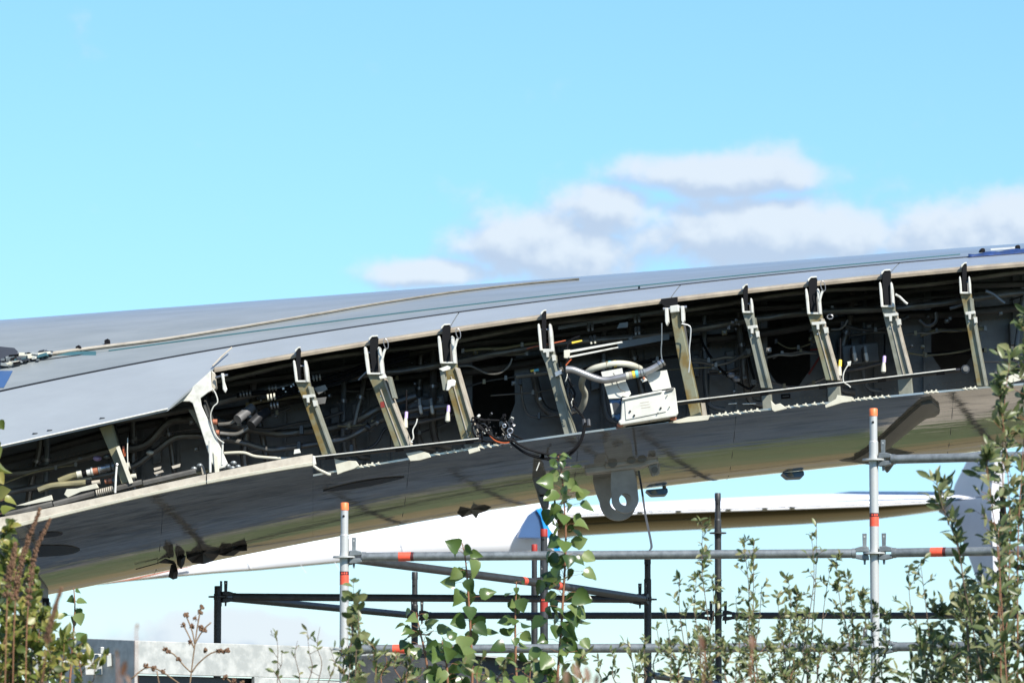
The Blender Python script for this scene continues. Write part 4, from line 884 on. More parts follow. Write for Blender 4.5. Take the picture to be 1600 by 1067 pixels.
# webbing strap from the lug to the scaffold rail
q = [P(998, 735, 27.7), P(1003, 765, 27.6), P(1008, 800, 26.6), P(1013, 825, 25.6), P(1017, 845, 24.6), P(1018, 855, 24.15), P(1014, 860, 24.05), P(1007, 861, 24.05)]
q = smooth(q, 4); m = MB(); m.grid([[p + Vector((-.007, 0, 0)) for p in q], [p + Vector((.006, 0, 0)) for p in q]], (0, .004, 0))
o = m.build('strap', 'strap'); tag(o, 'dark webbing strap hanging from the wing lug down to the scaffold rail', 'strap')

# ------------------------------------------------------------------ scaffold
sc = thing('scaffold', Vector((0, 27, 0)), 'tubular ring-lock scaffold with red banded rails under the wing', 'scaffold')
RT = .0242
def standard(px, yt, Y, m, collar, ros, tapes=(), cap=True, red='red_tape'):
    top = P(px, yt, Y); x, y = P(px, (yt + 1000) / 2, Y).x, Y
    at = lambda py: Vector((x, y, P(px, py, Y).z))
    o = MB().tube([Vector((x, y, 0)), at(collar)], RT, 16).build('standard', m, sc, 'all'); o.data.set_sharp_from_angle(angle=R(50))
    MB().tube([at(collar + 4), at(yt + 6)], RT * .84, 16).build('spigot', m, o, True)
    MB().tube([at(collar + 1), at(collar - 1.2)], [RT * 1.04, RT * .9], 16).build('collar', m, o, True)
    MB().tube([at(yt + 12), at(yt + 1), at(yt)], [RT * .92, RT * .92, RT * .8], 16).build('end_cap', ('orange_cap' if red == 'red_tape' else red) if cap else 'galv_shade_dark', o, True)
    MB().disc(at((yt + collar) / 2 - 4) + Vector((-.004, -RT * .84, 0)), (0, 1, 0), .0065, .003, 10).build('pin_hole', 'black_rubber', o)
    MB().tube([Vector((x, y, 0)), Vector((x, y, .012))], .075, 12).build('base_plate', m, o)
    for r_ in ros:
        n = 24; c = at(r_); k = MB()
        k.tube([c - Vector((0, 0, .0045)), c + Vector((0, 0, .0045))], .061, n).build('rosette', m, o, True)
        MB().tube([c - Vector((0, 0, .02)), c + Vector((0, 0, .02))], RT * 1.08, 14).build('rosette_weld', m, o, True)
    for ty in tapes:
        MB().tube([at(ty - 4.5), at(ty + 10)], RT * 1.03, 16).build('tape', red, o, True)
        MB().tube([at(ty - 10.5), at(ty - 4.5)], RT * 1.03, 16).build('tape_print', 'tape_print', o, True)
        for a in (-.5, .05, .55):
            MB().box(at(ty - 7.5) + Vector((RT * 1.035 * math.sin(a), -RT * 1.035 * math.cos(a), 0)), (.008, .002, .010), Euler((0, 0, a)).to_matrix()).build('print_block', 'red_tape', o)
    return o, (x, y)
def ledger(A, B_, m, tapes=(), heads=(1, 1)):
    A = Vector(A); B_ = Vector(B_); d = (B_ - A).normalized()
    o = MB().tube([A + d * .10, B_ - d * .10], RT, 16).build('ledger', m, sc, 'all'); o.data.set_sharp_from_angle(angle=R(50))
    for e, s_, h in ((A, 1, heads[0]), (B_, -1, heads[1])):
        if not h: continue
        dd = d * s_; sd = dd.cross(Vector((0, 0, 1))).normalized(); rot = Matrix((dd, sd, Vector((0, 0, 1)))).transposed()
        f = lambda a, z: e + dd * a + Vector((0, 0, z))
        hw = .02
        for z0, z1 in ((.007, .036), (-.036, -.007)):
            pg = [f(.028, z0), f(.062, z0), f(.10, z0 if z0 > 0 else z0 + .008), f(.10, z1 if z0 < 0 else z1 - .008), f(.07, z1), f(.032, z1)]
            MB().prism([p - sd * hw for p in pg], sd * hw * 2).build('ledger_head', m, o, bevel=.004)
        MB().tube([f(.098, 0), f(.118, 0)], RT * 1.12, 14).build('head_collar', m, o, True)
        a = .052
        m_ = MB(); wz = [(-.012, .105), (.012, .105), (.009, .0), (.005, -.06), (-.005, -.06), (-.009, .0)]
        fr = [f(a + x, z) - sd * .004 for x, z in wz]; wd = m_.prism(fr, sd * .008).build('wedge', m, o, bevel=.001)
        MB().disc(f(a, .088), sd, .005, .0095, 8).build('wedge_hole', 'galv_white', wd)
    L = (B_ - A).length
    for k in tapes:
        c = A + d * k; sg = 1 if k < L / 2 else -1
        MB().tube([c - d * .033, c + d * .033], RT * 1.03, 16).build('tape', 'red_tape', o, True)
        MB().tube([c + d * sg * .034, c + d * sg * .050], RT * 1.03, 16).build('tape_print', 'tape_print', o, True)
    return o
G, GW, GD = 'galv', 'galv_white', 'galv_shade_dark'
yF = 24.15; yR = 23.75
zL = P(538, 870, yF).z; zL2 = P(538, 1014, yF).z; z3 = zL + (zL - zL2)
def pyz(px, Y, z):                # picture row of a height, for rosettes
    lo, hi = -500., 4000.
    for _ in range(40):
        md = (lo + hi) / 2
        if P(px, md, Y).z > z: lo = md
        else: hi = md
    return lo
dz = zL - zL2
levels = [z3, zL, zL2, zL2 - dz, zL2 - 2 * dz, zL2 - 3 * dz]
def ros(px, Y, zs): return [pyz(px, Y, z) for z in zs]
_, a538 = standard(538, 785, yF, GW, 836, ros(538, yF, levels[1:]), tapes=(903,))
_, a1366 = standard(1366, 638, yR, GW, 690, ros(1366, yR, levels), tapes=(812,))
_, a850 = standard(850, 826, 27.3, GD, 868, ros(850, 27.3, [zL, zL2]), tapes=(945,), red='red_shaded')
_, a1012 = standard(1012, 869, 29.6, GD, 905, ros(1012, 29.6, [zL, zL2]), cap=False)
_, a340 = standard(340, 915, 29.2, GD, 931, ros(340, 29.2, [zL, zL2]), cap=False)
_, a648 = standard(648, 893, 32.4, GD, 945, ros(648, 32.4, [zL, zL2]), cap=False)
_, a835 = standard(835, 850, 33.2, GD, 905, ros(835, 33.2, [zL, zL2]), cap=True, red='red_shaded')
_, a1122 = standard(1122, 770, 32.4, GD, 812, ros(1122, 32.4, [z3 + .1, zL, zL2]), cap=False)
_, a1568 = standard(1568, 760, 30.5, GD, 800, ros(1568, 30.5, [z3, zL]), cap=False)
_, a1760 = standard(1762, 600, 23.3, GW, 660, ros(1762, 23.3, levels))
V3 = lambda a, z: Vector((a[0], a[1], z))
ledger(V3(a538, zL), V3(a1366, zL), G, (.33, ))
ledger(V3(a1366, zL), V3(a1760, zL), G, (.34,))
ledger(V3(a1366, z3), V3(a1760, z3), G)
ledger(V3(a538, zL2), V3(a1366, zL2), G, (.30,))
ledger(V3(a1366, zL2), V3(a1760, zL2), G)
ledger(V3(a538, zL2 - 2 * dz), V3(a1366, zL2 - 2 * dz), G)
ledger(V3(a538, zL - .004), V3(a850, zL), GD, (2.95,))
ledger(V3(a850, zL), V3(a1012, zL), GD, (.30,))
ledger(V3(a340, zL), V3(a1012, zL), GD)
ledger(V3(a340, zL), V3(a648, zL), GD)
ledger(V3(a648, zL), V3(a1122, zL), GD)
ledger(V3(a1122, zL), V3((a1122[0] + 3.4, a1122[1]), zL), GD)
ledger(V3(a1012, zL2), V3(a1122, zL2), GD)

# ------------------------------------------------------------------ steel beams and the trestle under the wing root
b = thing('steel_beam', Vector((P(212, 1000, 24.9).x, 24.9, 0)), 'sunlit galvanised steel beam with spangled face at the lower left', 'steel beam')
A0, A1, A2 = P(212, 1000, 24.9), P(545, 1011, 26.0), P(88, 995, 25.7)
def wall(p, q, z1, th, m, name, par, bev=.004):
    d_ = (q - p); d_.z = 0; nrm = Vector((d_.y, -d_.x, 0)).normalized() * -th
    return MB().prism([p, q, Vector((q.x, q.y, q.z - z1)), Vector((p.x, p.y, p.z - z1))], nrm).build(name, m, par, bevel=bev)
wall(A0, A1, .185, .02, 'galv_plate', 'face_plate', b)
o = wall(A2, A0 + Vector((-.004, 0, 0)), .30, .02, 'galv_plate', 'end_plate', b)
MB().prism([A0 + Vector((0, .02, -.012)), A1 + Vector((0, .02, -.012)), A1 + Vector((-.3, .5, -.012)), A2 + Vector((0, .03, -.012))], (0, 0, -.02)).build('top_flange', 'galv_plate', b)
wall(A0 + Vector((.0, .10, -.19)), A1 + Vector((0, .10, -.19)), .12, .02, 'dark_metal', 'shaded_recess', b)  # dark sheet for the opening below the face, its shade put into colour
wall(P(398, 1057, 25.5), A1 + Vector((0, 0, -.20)), .25, .03, 'galv_plate', 'lower_plate', b)
for x, z_ in ((300, .0),): pass
for pg, Y in (([(113, 1022), (128, 1020), (160, 1021), (160, 1036), (136, 1037), (113, 1036)], 25.2), ([(167, 1021), (174, 1020), (175, 1040), (167, 1042)], 25.1), ([(132, 1037), (160, 1036), (161, 1054), (134, 1054)], 25.2), ([(157, 1010), (163, 1010), (163, 1021), (157, 1021)], 25.15), ([(97, 1032), (108, 1030), (110, 1044), (98, 1046)], 25.25)):
    MB().pp(pg, Y, .04, -20).build('bolt_block', 'galv_plate', b, bevel=.004)
MB().prism([Vector((A0.x + .1, A0.y + .25, 0)), Vector((A0.x + .5, A0.y + .55, 0)), Vector((A0.x + .5, A0.y + .55, A0.z - .3)), Vector((A0.x + .1, A0.y + .25, A0.z - .3))], (-.15, .2, 0)).build('support_post', 'galv_plate', b)
MB().prism([Vector((A1.x - .5, A1.y - .2, 0)), Vector((A1.x - .1, A1.y + .1, 0)), Vector((A1.x - .1, A1.y + .1, A1.z - .45)), Vector((A1.x - .5, A1.y - .2, A1.z - .45))], (-.15, .2, 0)).build('support_post', 'galv_plate', b)
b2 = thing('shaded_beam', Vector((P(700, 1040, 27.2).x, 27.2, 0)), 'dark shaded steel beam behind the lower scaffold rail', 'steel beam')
MB().pp([(556, 1024), (690, 1019), (862, 1036), (862, 1110), (556, 1100)], 27.2, .02, -8).build('web', 'galv_shade_dark', b2, bevel=.003)
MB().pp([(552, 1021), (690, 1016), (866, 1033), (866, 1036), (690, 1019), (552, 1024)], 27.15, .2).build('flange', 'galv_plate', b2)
MB().prism([P(700, 1090, 27.25), P(760, 1090, 27.25), Vector((P(760, 1090, 27.25).x, 27.25, 0)), Vector((P(700, 1090, 27.25).x, 27.25, 0))], (0, .2, 0)).build('support_post', 'galv_shade_dark', b2)
tr = thing('wing_trestle', Vector((P(40, 950, 28.2).x, 28.2, 0)), 'dark padded trestle column propping the wing at the far left', 'trestle')
MB().pp([(10, 842), (34, 838), (60, 844), (64, 858), (63, 936), (12, 940)], 28.0, .5).build('pad_column', 'matte_grey', tr, bevel=.02)
MB().pp([(34, 938), (50, 936), (52, 1000), (36, 1003)], 27.6, .1, -15).build('plate', 'galv_plate', tr, bevel=.004)
MB().pp([(54, 938), (67, 936), (68, 998), (54, 998)], 27.5, .05).build('plate', 'cream', tr, bevel=.004)
MB().pp([(68, 940), (74, 938), (75, 998), (69, 998)], 27.52, .2).build('guide', 'galv_plate', tr, bevel=.004)
MB().pp([(66, 934), (76, 934), (77, 962), (73, 964), (72, 940), (66, 940)], 27.48, .04).build('hook', 'black_rubber', tr)
MB().pp([(-40, 1020), (90, 1015), (92, 1050), (-40, 1056)], 27.4, .3).build('crossbeam', 'galv_plate', tr, bevel=.006)
for x in (0, 60):
    a = P(x, 1050, 27.7); MB().box((a.x, 27.7, a.z / 2), (.12, .12, a.z)).build('leg', 'galv_plate', tr, bevel=.005)

# ------------------------------------------------------------------ the white airliner far behind
pl = thing('parked_airliner', Vector((P(900, 850, 84).x, 84, 0)), 'white airliner parked far behind, its wing and tip fence seen below the grey wing', 'airliner')
XS = [845, 870, 900, 950, 1000, 1120, 1250, 1366, 1440, 1480, 1535]
yt_ = lambda x: float(np.interp(x, XS, [794, 793, 791, 787, 784, 778, 772, 770, 769, 769, 769]))
yl_ = lambda x: float(np.interp(x, XS, [808, 806.5, 806, 803, 801, 797, 793, 789, 785, 783, 780]))
yb_ = lambda x: float(np.interp(x, XS, [846, 842, 837, 834, 831, 826, 819, 811, 802, 796, 788]))
fx = frange(845, 1530, 20); YW = 80.
wg = MB().grid([[P(x, yl_(x), YW) for x in fx], [P(x, yl_(x) + (yt_(x) - yl_(x)) * .75, YW + .45) for x in fx], [P(x, yt_(x), YW + 1.4) for x in fx], [P(x, yt_(x) + 3, YW + 3.6) for x in fx]], (0, .02, -.03)).build('wing_upper', 'white_plane', pl, 'all')
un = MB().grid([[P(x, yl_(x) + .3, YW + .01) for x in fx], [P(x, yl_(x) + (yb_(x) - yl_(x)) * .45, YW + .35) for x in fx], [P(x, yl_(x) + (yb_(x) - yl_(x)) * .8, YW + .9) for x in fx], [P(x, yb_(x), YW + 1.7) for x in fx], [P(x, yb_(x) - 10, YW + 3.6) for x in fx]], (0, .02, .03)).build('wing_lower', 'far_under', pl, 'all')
for x0, y0, x1, y1 in ((1190, 775, 1237, 791), (1010, 785, 1020, 800)): MB().tp([(x0, y0, YW + .2), (x1, y1, YW - .02)], .5, 5).build('panel_line', 'lilac_plane', wg)
for x in (1000, 1060, 1138, 1195, 1238): MB().pp([(x - 4, yl_(x) - .5), (x + 4, yl_(x) - .8), (x + 4, yl_(x) + 1), (x - 4, yl_(x) + 1)], YW - .02, .05).build('slat_track', 'far_under', wg)
MB().pp([(1302, 770.5), (1330, 767.5), (1400, 767.5), (1480, 768), (1530, 770), (1532, 773), (1480, 773.5), (1380, 772.5)], YW + .1, .05).build('blue_stripe', 'blue_paint', pl)
fe = MB().pp([(1466, 799), (1484, 810), (1498, 832), (1511, 862), (1529, 914), (1553, 915), (1551, 850), (1549, 776), (1530, 777), (1474, 786)], YW - .3, .25, 62, 1500).build('tip_fence', 'lilac_plane', pl)
MB().pp([(1488, 772), (1492, 757), (1519, 704), (1530, 701), (1556, 700), (1553, 730), (1548, 774), (1520, 777)], YW - .3, .25, 62, 1500).build('tip_fence', 'lilac_plane', pl)
# tail surface seen at the left of the wing
LB = [(150, 911), (200, 905), (330, 893), (400, 888), (520, 877), (600, 870), (700, 866), (800, 862), (872, 859)]
LT = [(150, 909), (200, 895), (330, 862), (400, 848), (520, 820), (600, 800), (700, 782), (800, 775), (868, 790)]
tp_ = MB().grid([[P(*q, 78.0) for q in LB], [P((a[0] + c[0]) / 2, (a[1] + c[1]) / 2, 78.1) for a, c in zip(LB, LT)], [P(*q, 79.2) for q in LT]], (0, .25, -.02)).build('tailplane', 'white_plane', pl, 'all')
MB().tp([(386, 869, 78.03), (389, 876, 78.0), (392, 888, 77.97)], .6, 5).build('panel_line', 'lilac_plane', tp_)
MB().tp([(610, 815, 78.6), (625, 842, 78.05), (632, 868, 77.97)], .5, 5).build('panel_line', 'lilac_plane', tp_)
MB().tp([(300, 884, 78.0), (520, 858, 78.0), (700, 845, 78.0), (800, 842, 78.0)], .35, 5).build('panel_line', 'lilac_plane', tp_)
MB().pp([(158, 911.5), (200, 904), (297, 882), (300, 884.5), (205, 906)], 77.9, .05).build('red_edge', 'copper', pl)
for x, y in ((470, 882), (523, 878), (577, 873)): MB().tp([(x, y, 78), (x + 8, y + 13, 78)], .45, 5).build('static_wick', 'lilac_plane', tp_)
MB().pp([(809, 839.5), (815, 822), (826, 804), (840, 794), (848, 797), (851, 818), (858, 838), (856, 840)], 77.8, .12, -10).build('blue_panel', 'blue_paint', pl)
MB().pp([(838, 796), (846, 792), (852, 806), (858, 824), (872, 846), (876, 861), (868, 863), (860, 846), (850, 826), (845, 806)], 77.75, .12).build('blue_flash', 'blue_bright', pl)
MB().tube([Vector((P(900, 850, 90).x - 2, 84, 2.2)), Vector((P(900, 850, 90).x - 2, 100, 2.4)), Vector((P(900, 850, 90).x - 2, 118, 2.6))], [.5, 1.5, 1.6], 20).build('fuselage', 'white_plane', pl, True)
MB().tube([Vector((P(900, 850, 90).x - 2, 98, 0)), Vector((P(900, 850, 90).x - 2, 98, 1.6))], .12, 10).build('gear_leg', 'steel', pl)

# ------------------------------------------------------------------ plants
def unit_leaf(kind):
    if kind == 'poplar':
        R_ = [(0, 0, 0), (.30, .03, .05), (.50, .22, .10), (.44, .48, .09), (.22, .78, .03), (0, 1, -.06)]; mid = [(0, .25, 0), (0, .55, -.01)]
    elif kind == 'round':
        R_ = [(0, 0, 0), (.28, .10, .05), (.42, .38, .08), (.34, .72, .05), (.14, .93, 0), (0, 1, -.05)]; mid = [(0, .35, 0), (0, .7, -.01)]
    else:
        R_ = [(0, 0, 0), (.12, .15, .03), (.20, .38, .05), (.19, .62, .04), (.10, .85, .0), (0, 1, -.06)]; mid = [(0, .35, 0), (0, .7, -.015)]
    v = [Vector(R_[0])] + [Vector(m) for m in mid] + [Vector(R_[5])]
    r_ = [Vector(q) for q in R_[1:5]]; l_ = [Vector((-q.x * .94, q.y, q.z)) for q in r_]
    V = v + r_ + l_     # 0 base 1 m1 2 m2 3 tip 4..7 right 8..11 left
    Fc = [(0, 4, 5, 1), (1, 5, 6, 2), (2, 6, 7, 3), (0, 1, 9, 8), (1, 2, 10, 9), (2, 3, 11, 10)]
    return V, Fc
UL = {k: unit_leaf(k) for k in ('poplar', 'round', 'long')}
LM = {}
CURL = [(0, 0, 1), (-.22, .2, .95), (.18, -.25, 1.05), (-.4, -.15, .85), (-.1, .5, 1.1), (.3, .3, .9)]
def bent(kind, v):
    c, tw, wd_ = CURL[v]; V, Fc = UL[kind]
    return [Vector((q.x * wd_ + .06 * tw * q.y, q.y, q.z * (1 + abs(tw) * 2) + c * q.y * q.y + tw * q.x * q.y)) for q in V], Fc
def leaf_mesh(kind, m, v=0):
    if (kind, m, v) not in LM:
        me = bpy.data.meshes.new('leaf'); V, Fc = bent(kind, v); me.from_pydata([tuple(q) for q in V], [], Fc); me.materials.append(MAT[m])
        me.polygons.foreach_set('use_smooth', [True] * len(me.polygons)); LM[kind, m, v] = me
    return LM[kind, m, v]
def orient(d, nrm):
    y = d.normalized(); z = nrm - y * nrm.dot(y); z = z.normalized() if z.length > 1e-4 else y.orthogonal().normalized(); x = y.cross(z)
    return Matrix((x, y, z)).transposed()
def put_leaves(plant, leaves, kind, m, limit=300, name='leaf'):
    """leaves: (position, axis, normal, size); the largest ones are objects of their own, the rest one mass"""
    leaves = sorted(leaves, key=lambda q: -q[3]); base = base_of(plant)
    for p, d_, n_, s_ in leaves[:limit]:
        o = bpy.data.objects.new(name, leaf_mesh(kind, m, int(abs(p.x * 7919 + p.z * 104729)) % 6)); COL.objects.link(o); o.parent = plant
        o.matrix_local = Matrix.Translation(p - base) @ orient(d_, n_).to_4x4() @ Matrix.Diagonal((s_, s_, s_ * 1.2, 1))
    rest = leaves[limit:]
    if rest:
        k = MB()
        for p, d_, n_, s_ in rest:
            V, Fc = bent(kind, int(abs(p.x * 7919 + p.z * 104729)) % 6); M3 = orient(d_, n_); k.add([p + M3 @ (q * s_) for q in V], Fc)
        me = bpy.data.meshes.new('foliage'); me.from_pydata([tuple(q - base) for q in k.v], [], k.f); me.materials.append(MAT[m])
        me.polygons.foreach_set('use_smooth', [True] * len(me.polygons))
        o = bpy.data.objects.new('foliage', me); COL.objects.link(o); o.parent = plant; tag(o, kind='stuff')
def rv(r, a=1): return Vector((r.uniform(-a, a), r.uniform(-a, a), r.uniform(-a, a)))
def to_ground(pts, Y, r):
    q = smooth([P(x, y, Y) for x, y in pts], 6); last = q[-1]
    return q + [Vector((last.x + r.uniform(-.05, .05), Y + r.uniform(-.1, .1), last.z * .5)), Vector((last.x + r.uniform(-.08, .08), Y, 0))]
def sapling(pts, Y, n, size, spread, label, seed, m='leaf_poplar', kind='poplar', bark='bark_red', rad=2.0, cat='sapling', name='poplar_sapling', dens=None, group=None):
    r = random.Random(seed); st = to_ground(pts, Y, r); t = thing(name, Vector((st[-1].x, Y, 0)), label, cat, group)
    N_ = len(st); k = MB(); s1 = S(Y)
    k.tube(st, [s1 * rad * (.35 + .65 * min(1, i / (N_ * .6))) for i in range(N_)], 6)
    vis = [p for p in st if p.z > P(800, 1110, Y).z]; lv = []
    for i in range(n):
        f = ((i + r.random() * .7) / n); f = f ** (dens or .85); a = vis[min(int(f * (len(vis) - 1)), len(vis) - 2)]; b_ = vis[min(int(f * (len(vis) - 1)) + 1, len(vis) - 1)]
        a = a.lerp(b_, r.random()); ang = i * 2.4 + r.uniform(-.5, .5); out = Vector((math.cos(ang), math.sin(ang) * .7, 0))
        sp_ = spread * (.35 + .65 * min(1, f * 2.2)); L = s1 * r.uniform(.25, 1) * sp_
        tip = a + out * L + Vector((0, 0, L * r.uniform(.0, .7)))
        k.tube([a, a.lerp(tip, .5) + Vector((0, 0, L * .12)), tip], s1 * .45, 4)
        d_ = out * r.uniform(.3, .9) + Vector((0, 0, r.uniform(-1.1, .25))) + rv(r, .3)
        nr = Vector((r.uniform(-.9, .9), -r.uniform(.25, 1.2), r.uniform(-.2, .9)))
        sz = s1 * r.uniform(*size) * (.55 + .45 * min(1, f * 4)); lv.append((tip, d_, nr, sz))
    k.build('stem', bark, t, 'all'); put_leaves(t, lv, kind, m); return t
sapling([(872, 712), (877, 735), (881, 780), (884, 830), (883, 880), (880, 930), (877, 980), (873, 1030), (870, 1080)], 20.5, 105, (17, 30), 34, 'tallest poplar sapling, just left of the hanging wing lug, glossy green leaves', 31)
sapling([(722, 848), (727, 872), (730, 905), (733, 950), (736, 1000), (738, 1060)], 20.8, 27, (19, 32), 25, 'slender poplar sapling left of the tallest one, below the white tail', 32)
sapling([(807, 908), (806, 935), (805, 980), (806, 1030), (808, 1080)], 21.2, 27, (14, 25), 24, 'short poplar sapling close left of the tallest one', 33)
sapling([(650, 955), (656, 985), (664, 1020), (672, 1070)], 21.0, 27, (15, 28), 28, 'low poplar sapling beside the red-banded lower rail', 34, dens=.7)
sapling([(690, 1000), (697, 1030), (700, 1075)], 20.6, 24, (17, 29), 32, 'lowest poplar sapling between the two left saplings', 35, dens=.7)
sapling([(115, 918), (117, 945), (115, 985), (112, 1030), (108, 1075)], 21.0, 16, (14, 21), 17, 'thin sapling with few dark drooping leaves beside the trestle', 36)
sapling([(-8, 655), (-10, 700), (-12, 760), (-10, 820), (-14, 900), (-10, 1000)], 19.5, 34, (17, 27), 20, 'leafy sapling cut off by the left edge of the picture', 37, m='leaf_yellow')

def shrub(stems, Y, label, seed, name='shrub', cat='shrub', m='leaf_willow', kind='long', leaf=(9, 15), twigs=(5, 26), per=7, limit=0, bark='bark_brown', rad=1.3, yjit=.35, updir=.9, seeds=None, group=None, skip=.0, lw=1.0):
    r = random.Random(seed); k = MB(); lv = []; s1 = S(Y)
    x0 = P(stems[0][-1][0], 1067, Y).x; t = thing(name, Vector((x0, Y, 0)), label, cat, group)
    zmin = P(800, 1120, Y).z; hd = []
    for s_i, pts in enumerate(stems):
        Ys = Y + r.uniform(-yjit, yjit); pts = [pts[0]] + [(x + r.uniform(-7, 7), y + r.uniform(-5, 5)) for x, y in pts[1:]]; st = to_ground(pts, Ys, r); N_ = len(st)
        k.tube(st, [s1 * rad * (.3 + .7 * i / N_) for i in range(N_)], 5)
        vis = [p for p in st if p.z > zmin]; L = sum((vis[i] - vis[i + 1]).length for i in range(len(vis) - 1)) / s1
        nt_ = max(3, int(L / twigs[0] * .5))
        for i in range(nt_):
            f = (i + r.random()) / nt_; a = vis[min(int(f * len(vis)), len(vis) - 1)]; ang = r.uniform(0, 6.28)
            ln = s1 * twigs[1] * r.uniform(.35, 1.6) * (.35 + .75 * min(1, f * 1.8))
            d_ = (Vector((math.cos(ang), math.sin(ang) * .8, 0)) + Vector((0, 0, updir * r.uniform(.5, 1.3)))).normalized()
            e = a + d_ * ln; mid_ = a.lerp(e, .55) + rv(r, ln * .08); k.tube([a, mid_, e], [s1 * .7, s1 * .5, s1 * .3], 4)
            for j in range(per):
                if r.random() < skip: continue
                g = (j + r.uniform(.2, 1)) / per; p = a.lerp(mid_, g * 2) if g < .5 else mid_.lerp(e, g * 2 - 1)
                o_ = rv(r).normalized(); dl = (d_ * .7 + o_ * .9 + Vector((0, 0, .25))).normalized()
                lv.append((p, dl, Vector((r.uniform(-.8, .8), -r.uniform(.1, 1), r.uniform(-.1, 1))), s1 * r.uniform(*leaf)))
        # leaves up the leader
        for i in range(int(L / twigs[0] * .8)):
            f = r.random() ** 1.3; a = vis[min(int(f * len(vis)), len(vis) - 1)]; dl = (rv(r).normalized() + Vector((0, 0, .8)))
            if r.random() >= skip: lv.append((a, dl, Vector((r.uniform(-.8, .8), -r.uniform(.1, 1), r.uniform(-.1, 1))), s1 * r.uniform(*leaf)))
    k.build('stems', bark, t, 'all'); put_leaves(t, lv, kind, m, limit); return t
W = lambda x, y, lean=0, b=1075: [(x, y), (x + lean * .25 + 1, y + (b - y) * .3), (x + lean * .6, y + (b - y) * .65), (x + lean, b)]
shrub([W(1098, 822, 8), W(1088, 905, 6), W(1112, 900, -8), W(1070, 960, 10)], 18.5, 'tall thin willow shrub in front of the dark scaffold post', 41, 'willow_shrub', per=6, twigs=(7, 24), skip=.15)
shrub([W(1062, 905, 22), W(1040, 960, 10), W(1025, 975, 0), W(1050, 1000, 6)], 18.0, 'sparse willow shrub just left of the tall thin one, with broad upper leaves', 42, 'willow_shrub', per=5, leaf=(10, 17), twigs=(10, 22), skip=.3)
shrub([W(1162, 850, 16), W(1178, 845, 6), W(1150, 930, 8), W(1190, 915, -6), W(1170, 960, 4)], 18.6, 'forked willow shrub between the dark post and the right sunlit pole', 43, 'willow_shrub', per=5, twigs=(8, 26), skip=.2)
shrub([W(1232, 905, 10), W(1215, 935, 16), W(1245, 925, -4), W(1225, 980, 0), W(1255, 985, 0)], 18.3, 'bushy low willow shrub with fine twigs right of the forked one', 44, 'willow_shrub', per=7, twigs=(6, 26), skip=.1)
shrub([W(1276, 824, -8), W(1268, 838, -4), W(1296, 895, -18), W(1260, 960, 4)], 18.8, 'bare-topped willow shrub with long upright twigs near the right pole', 45, 'willow_shrub', per=4, twigs=(11, 24), skip=.45)
shrub([W(1306, 875, 26), W(1325, 900, 12), W(1345, 930, 4), W(1365, 945, 0), W(1385, 960, -6), W(1340, 985, 0)], 18.2, 'dense willow shrub growing around the foot of the right sunlit pole', 46, 'willow_shrub', per=7, twigs=(6, 26), skip=.05)
shrub([W(1438, 878, 30), W(1420, 885, 34)], 17.8, 'single spray of small paired leaves below the red banded rail at right', 47, 'leafy_spray', per=5, leaf=(10, 15), twigs=(9, 28), skip=.1)
shrub([W(1010, 1000, 0), W(985, 1010, 4), W(960, 1020, 2), W(1005, 1030, 0), W(940, 1035, 0)], 18.9, 'low tangled shrub right of the tallest sapling', 48, 'willow_shrub', per=6, twigs=(8, 24), leaf=(9, 15), skip=.1)
shrub([W(1100, 1000, 4), W(1135, 1005, 0), W(1180, 1000, 0), W(1205, 1010, 0), W(1280, 1005, 0), W(1310, 1010, 0), W(1065, 1020, 0), W(1155, 1030, 0), W(1240, 1030, 0)], 17.6, 'low reddish-stemmed thicket along the bottom between the willow shrubs', 49, 'thicket', per=10, twigs=(4, 30), leaf=(8, 15), bark='bark_red', skip=.0)
shrub([[(1578, 560), (1572, 640), (1570, 740), (1566, 850), (1562, 960), (1560, 1075)], [(1604, 500), (1600, 600), (1594, 720), (1590, 850), (1585, 1075)], [(1560, 610), (1568, 700), (1572, 820), (1570, 950), (1568, 1075)], [(1540, 715), (1552, 780), (1560, 880), (1562, 1075)], [(1625, 520), (1620, 700), (1615, 900), (1610, 1075)], [(1560, 830), (1570, 930), (1575, 1075)], [(1535, 900), (1545, 980), (1552, 1075)], [(1595, 780), (1600, 900), (1602, 1075)]],
      17.0, 'large leafy bush with broad grey-green leaves at the right edge', 50, 'broadleaf_bush', 'bush', 'leaf_bush', 'long', (15, 28), (8, 36), 5, 300, 'bark_red', 1.5, .5, .7, skip=.3)
shrub([[(1462, 745), (1474, 800), (1490, 850), (1508, 920), (1524, 990), (1535, 1075)], [(1478, 752), (1476, 790), (1484, 830), (1500, 900), (1520, 1075)], [(1500, 920), (1506, 990), (1512, 1075)]], 17.2, 'arching branch with dark leaves crossing the far tip fence', 51, 'arching_shrub', 'shrub', 'leaf_bush', 'long', (14, 26), (11, 28), 4, 300, 'bark_brown', 1.5, skip=.2)
shrub([W(1480, 950, 6), W(1505, 940, 0), W(1525, 930, 0), W(1460, 985, 0), W(1490, 1000, 0), W(1440, 1010, 0), W(1545, 960, 0), W(1420, 1030, 0), W(1575, 980, 0)], 17.5, 'dark green bushy undergrowth below the arching branch', 52, 'undergrowth', 'bush', 'leaf_bush', 'long', (13, 25), (6, 44), 7, 0, 'bark_brown', skip=.0)
shrub([W(8, 830, 4), W(20, 850, 0), W(35, 870, 0), W(50, 900, 0), W(-12, 840, 0), W(65, 960, 0), W(80, 990, 0), W(5, 940, 0), W(30, 980, 0), W(100, 1005, 0), W(125, 1020, 0)], 17.0, 'dense yellow-green bush in the lower left corner', 53, 'yellowing_bush', 'bush', 'leaf_yellow', 'round', (9, 17), (5, 34), 7, 0, 'bark_red', skip=.15)
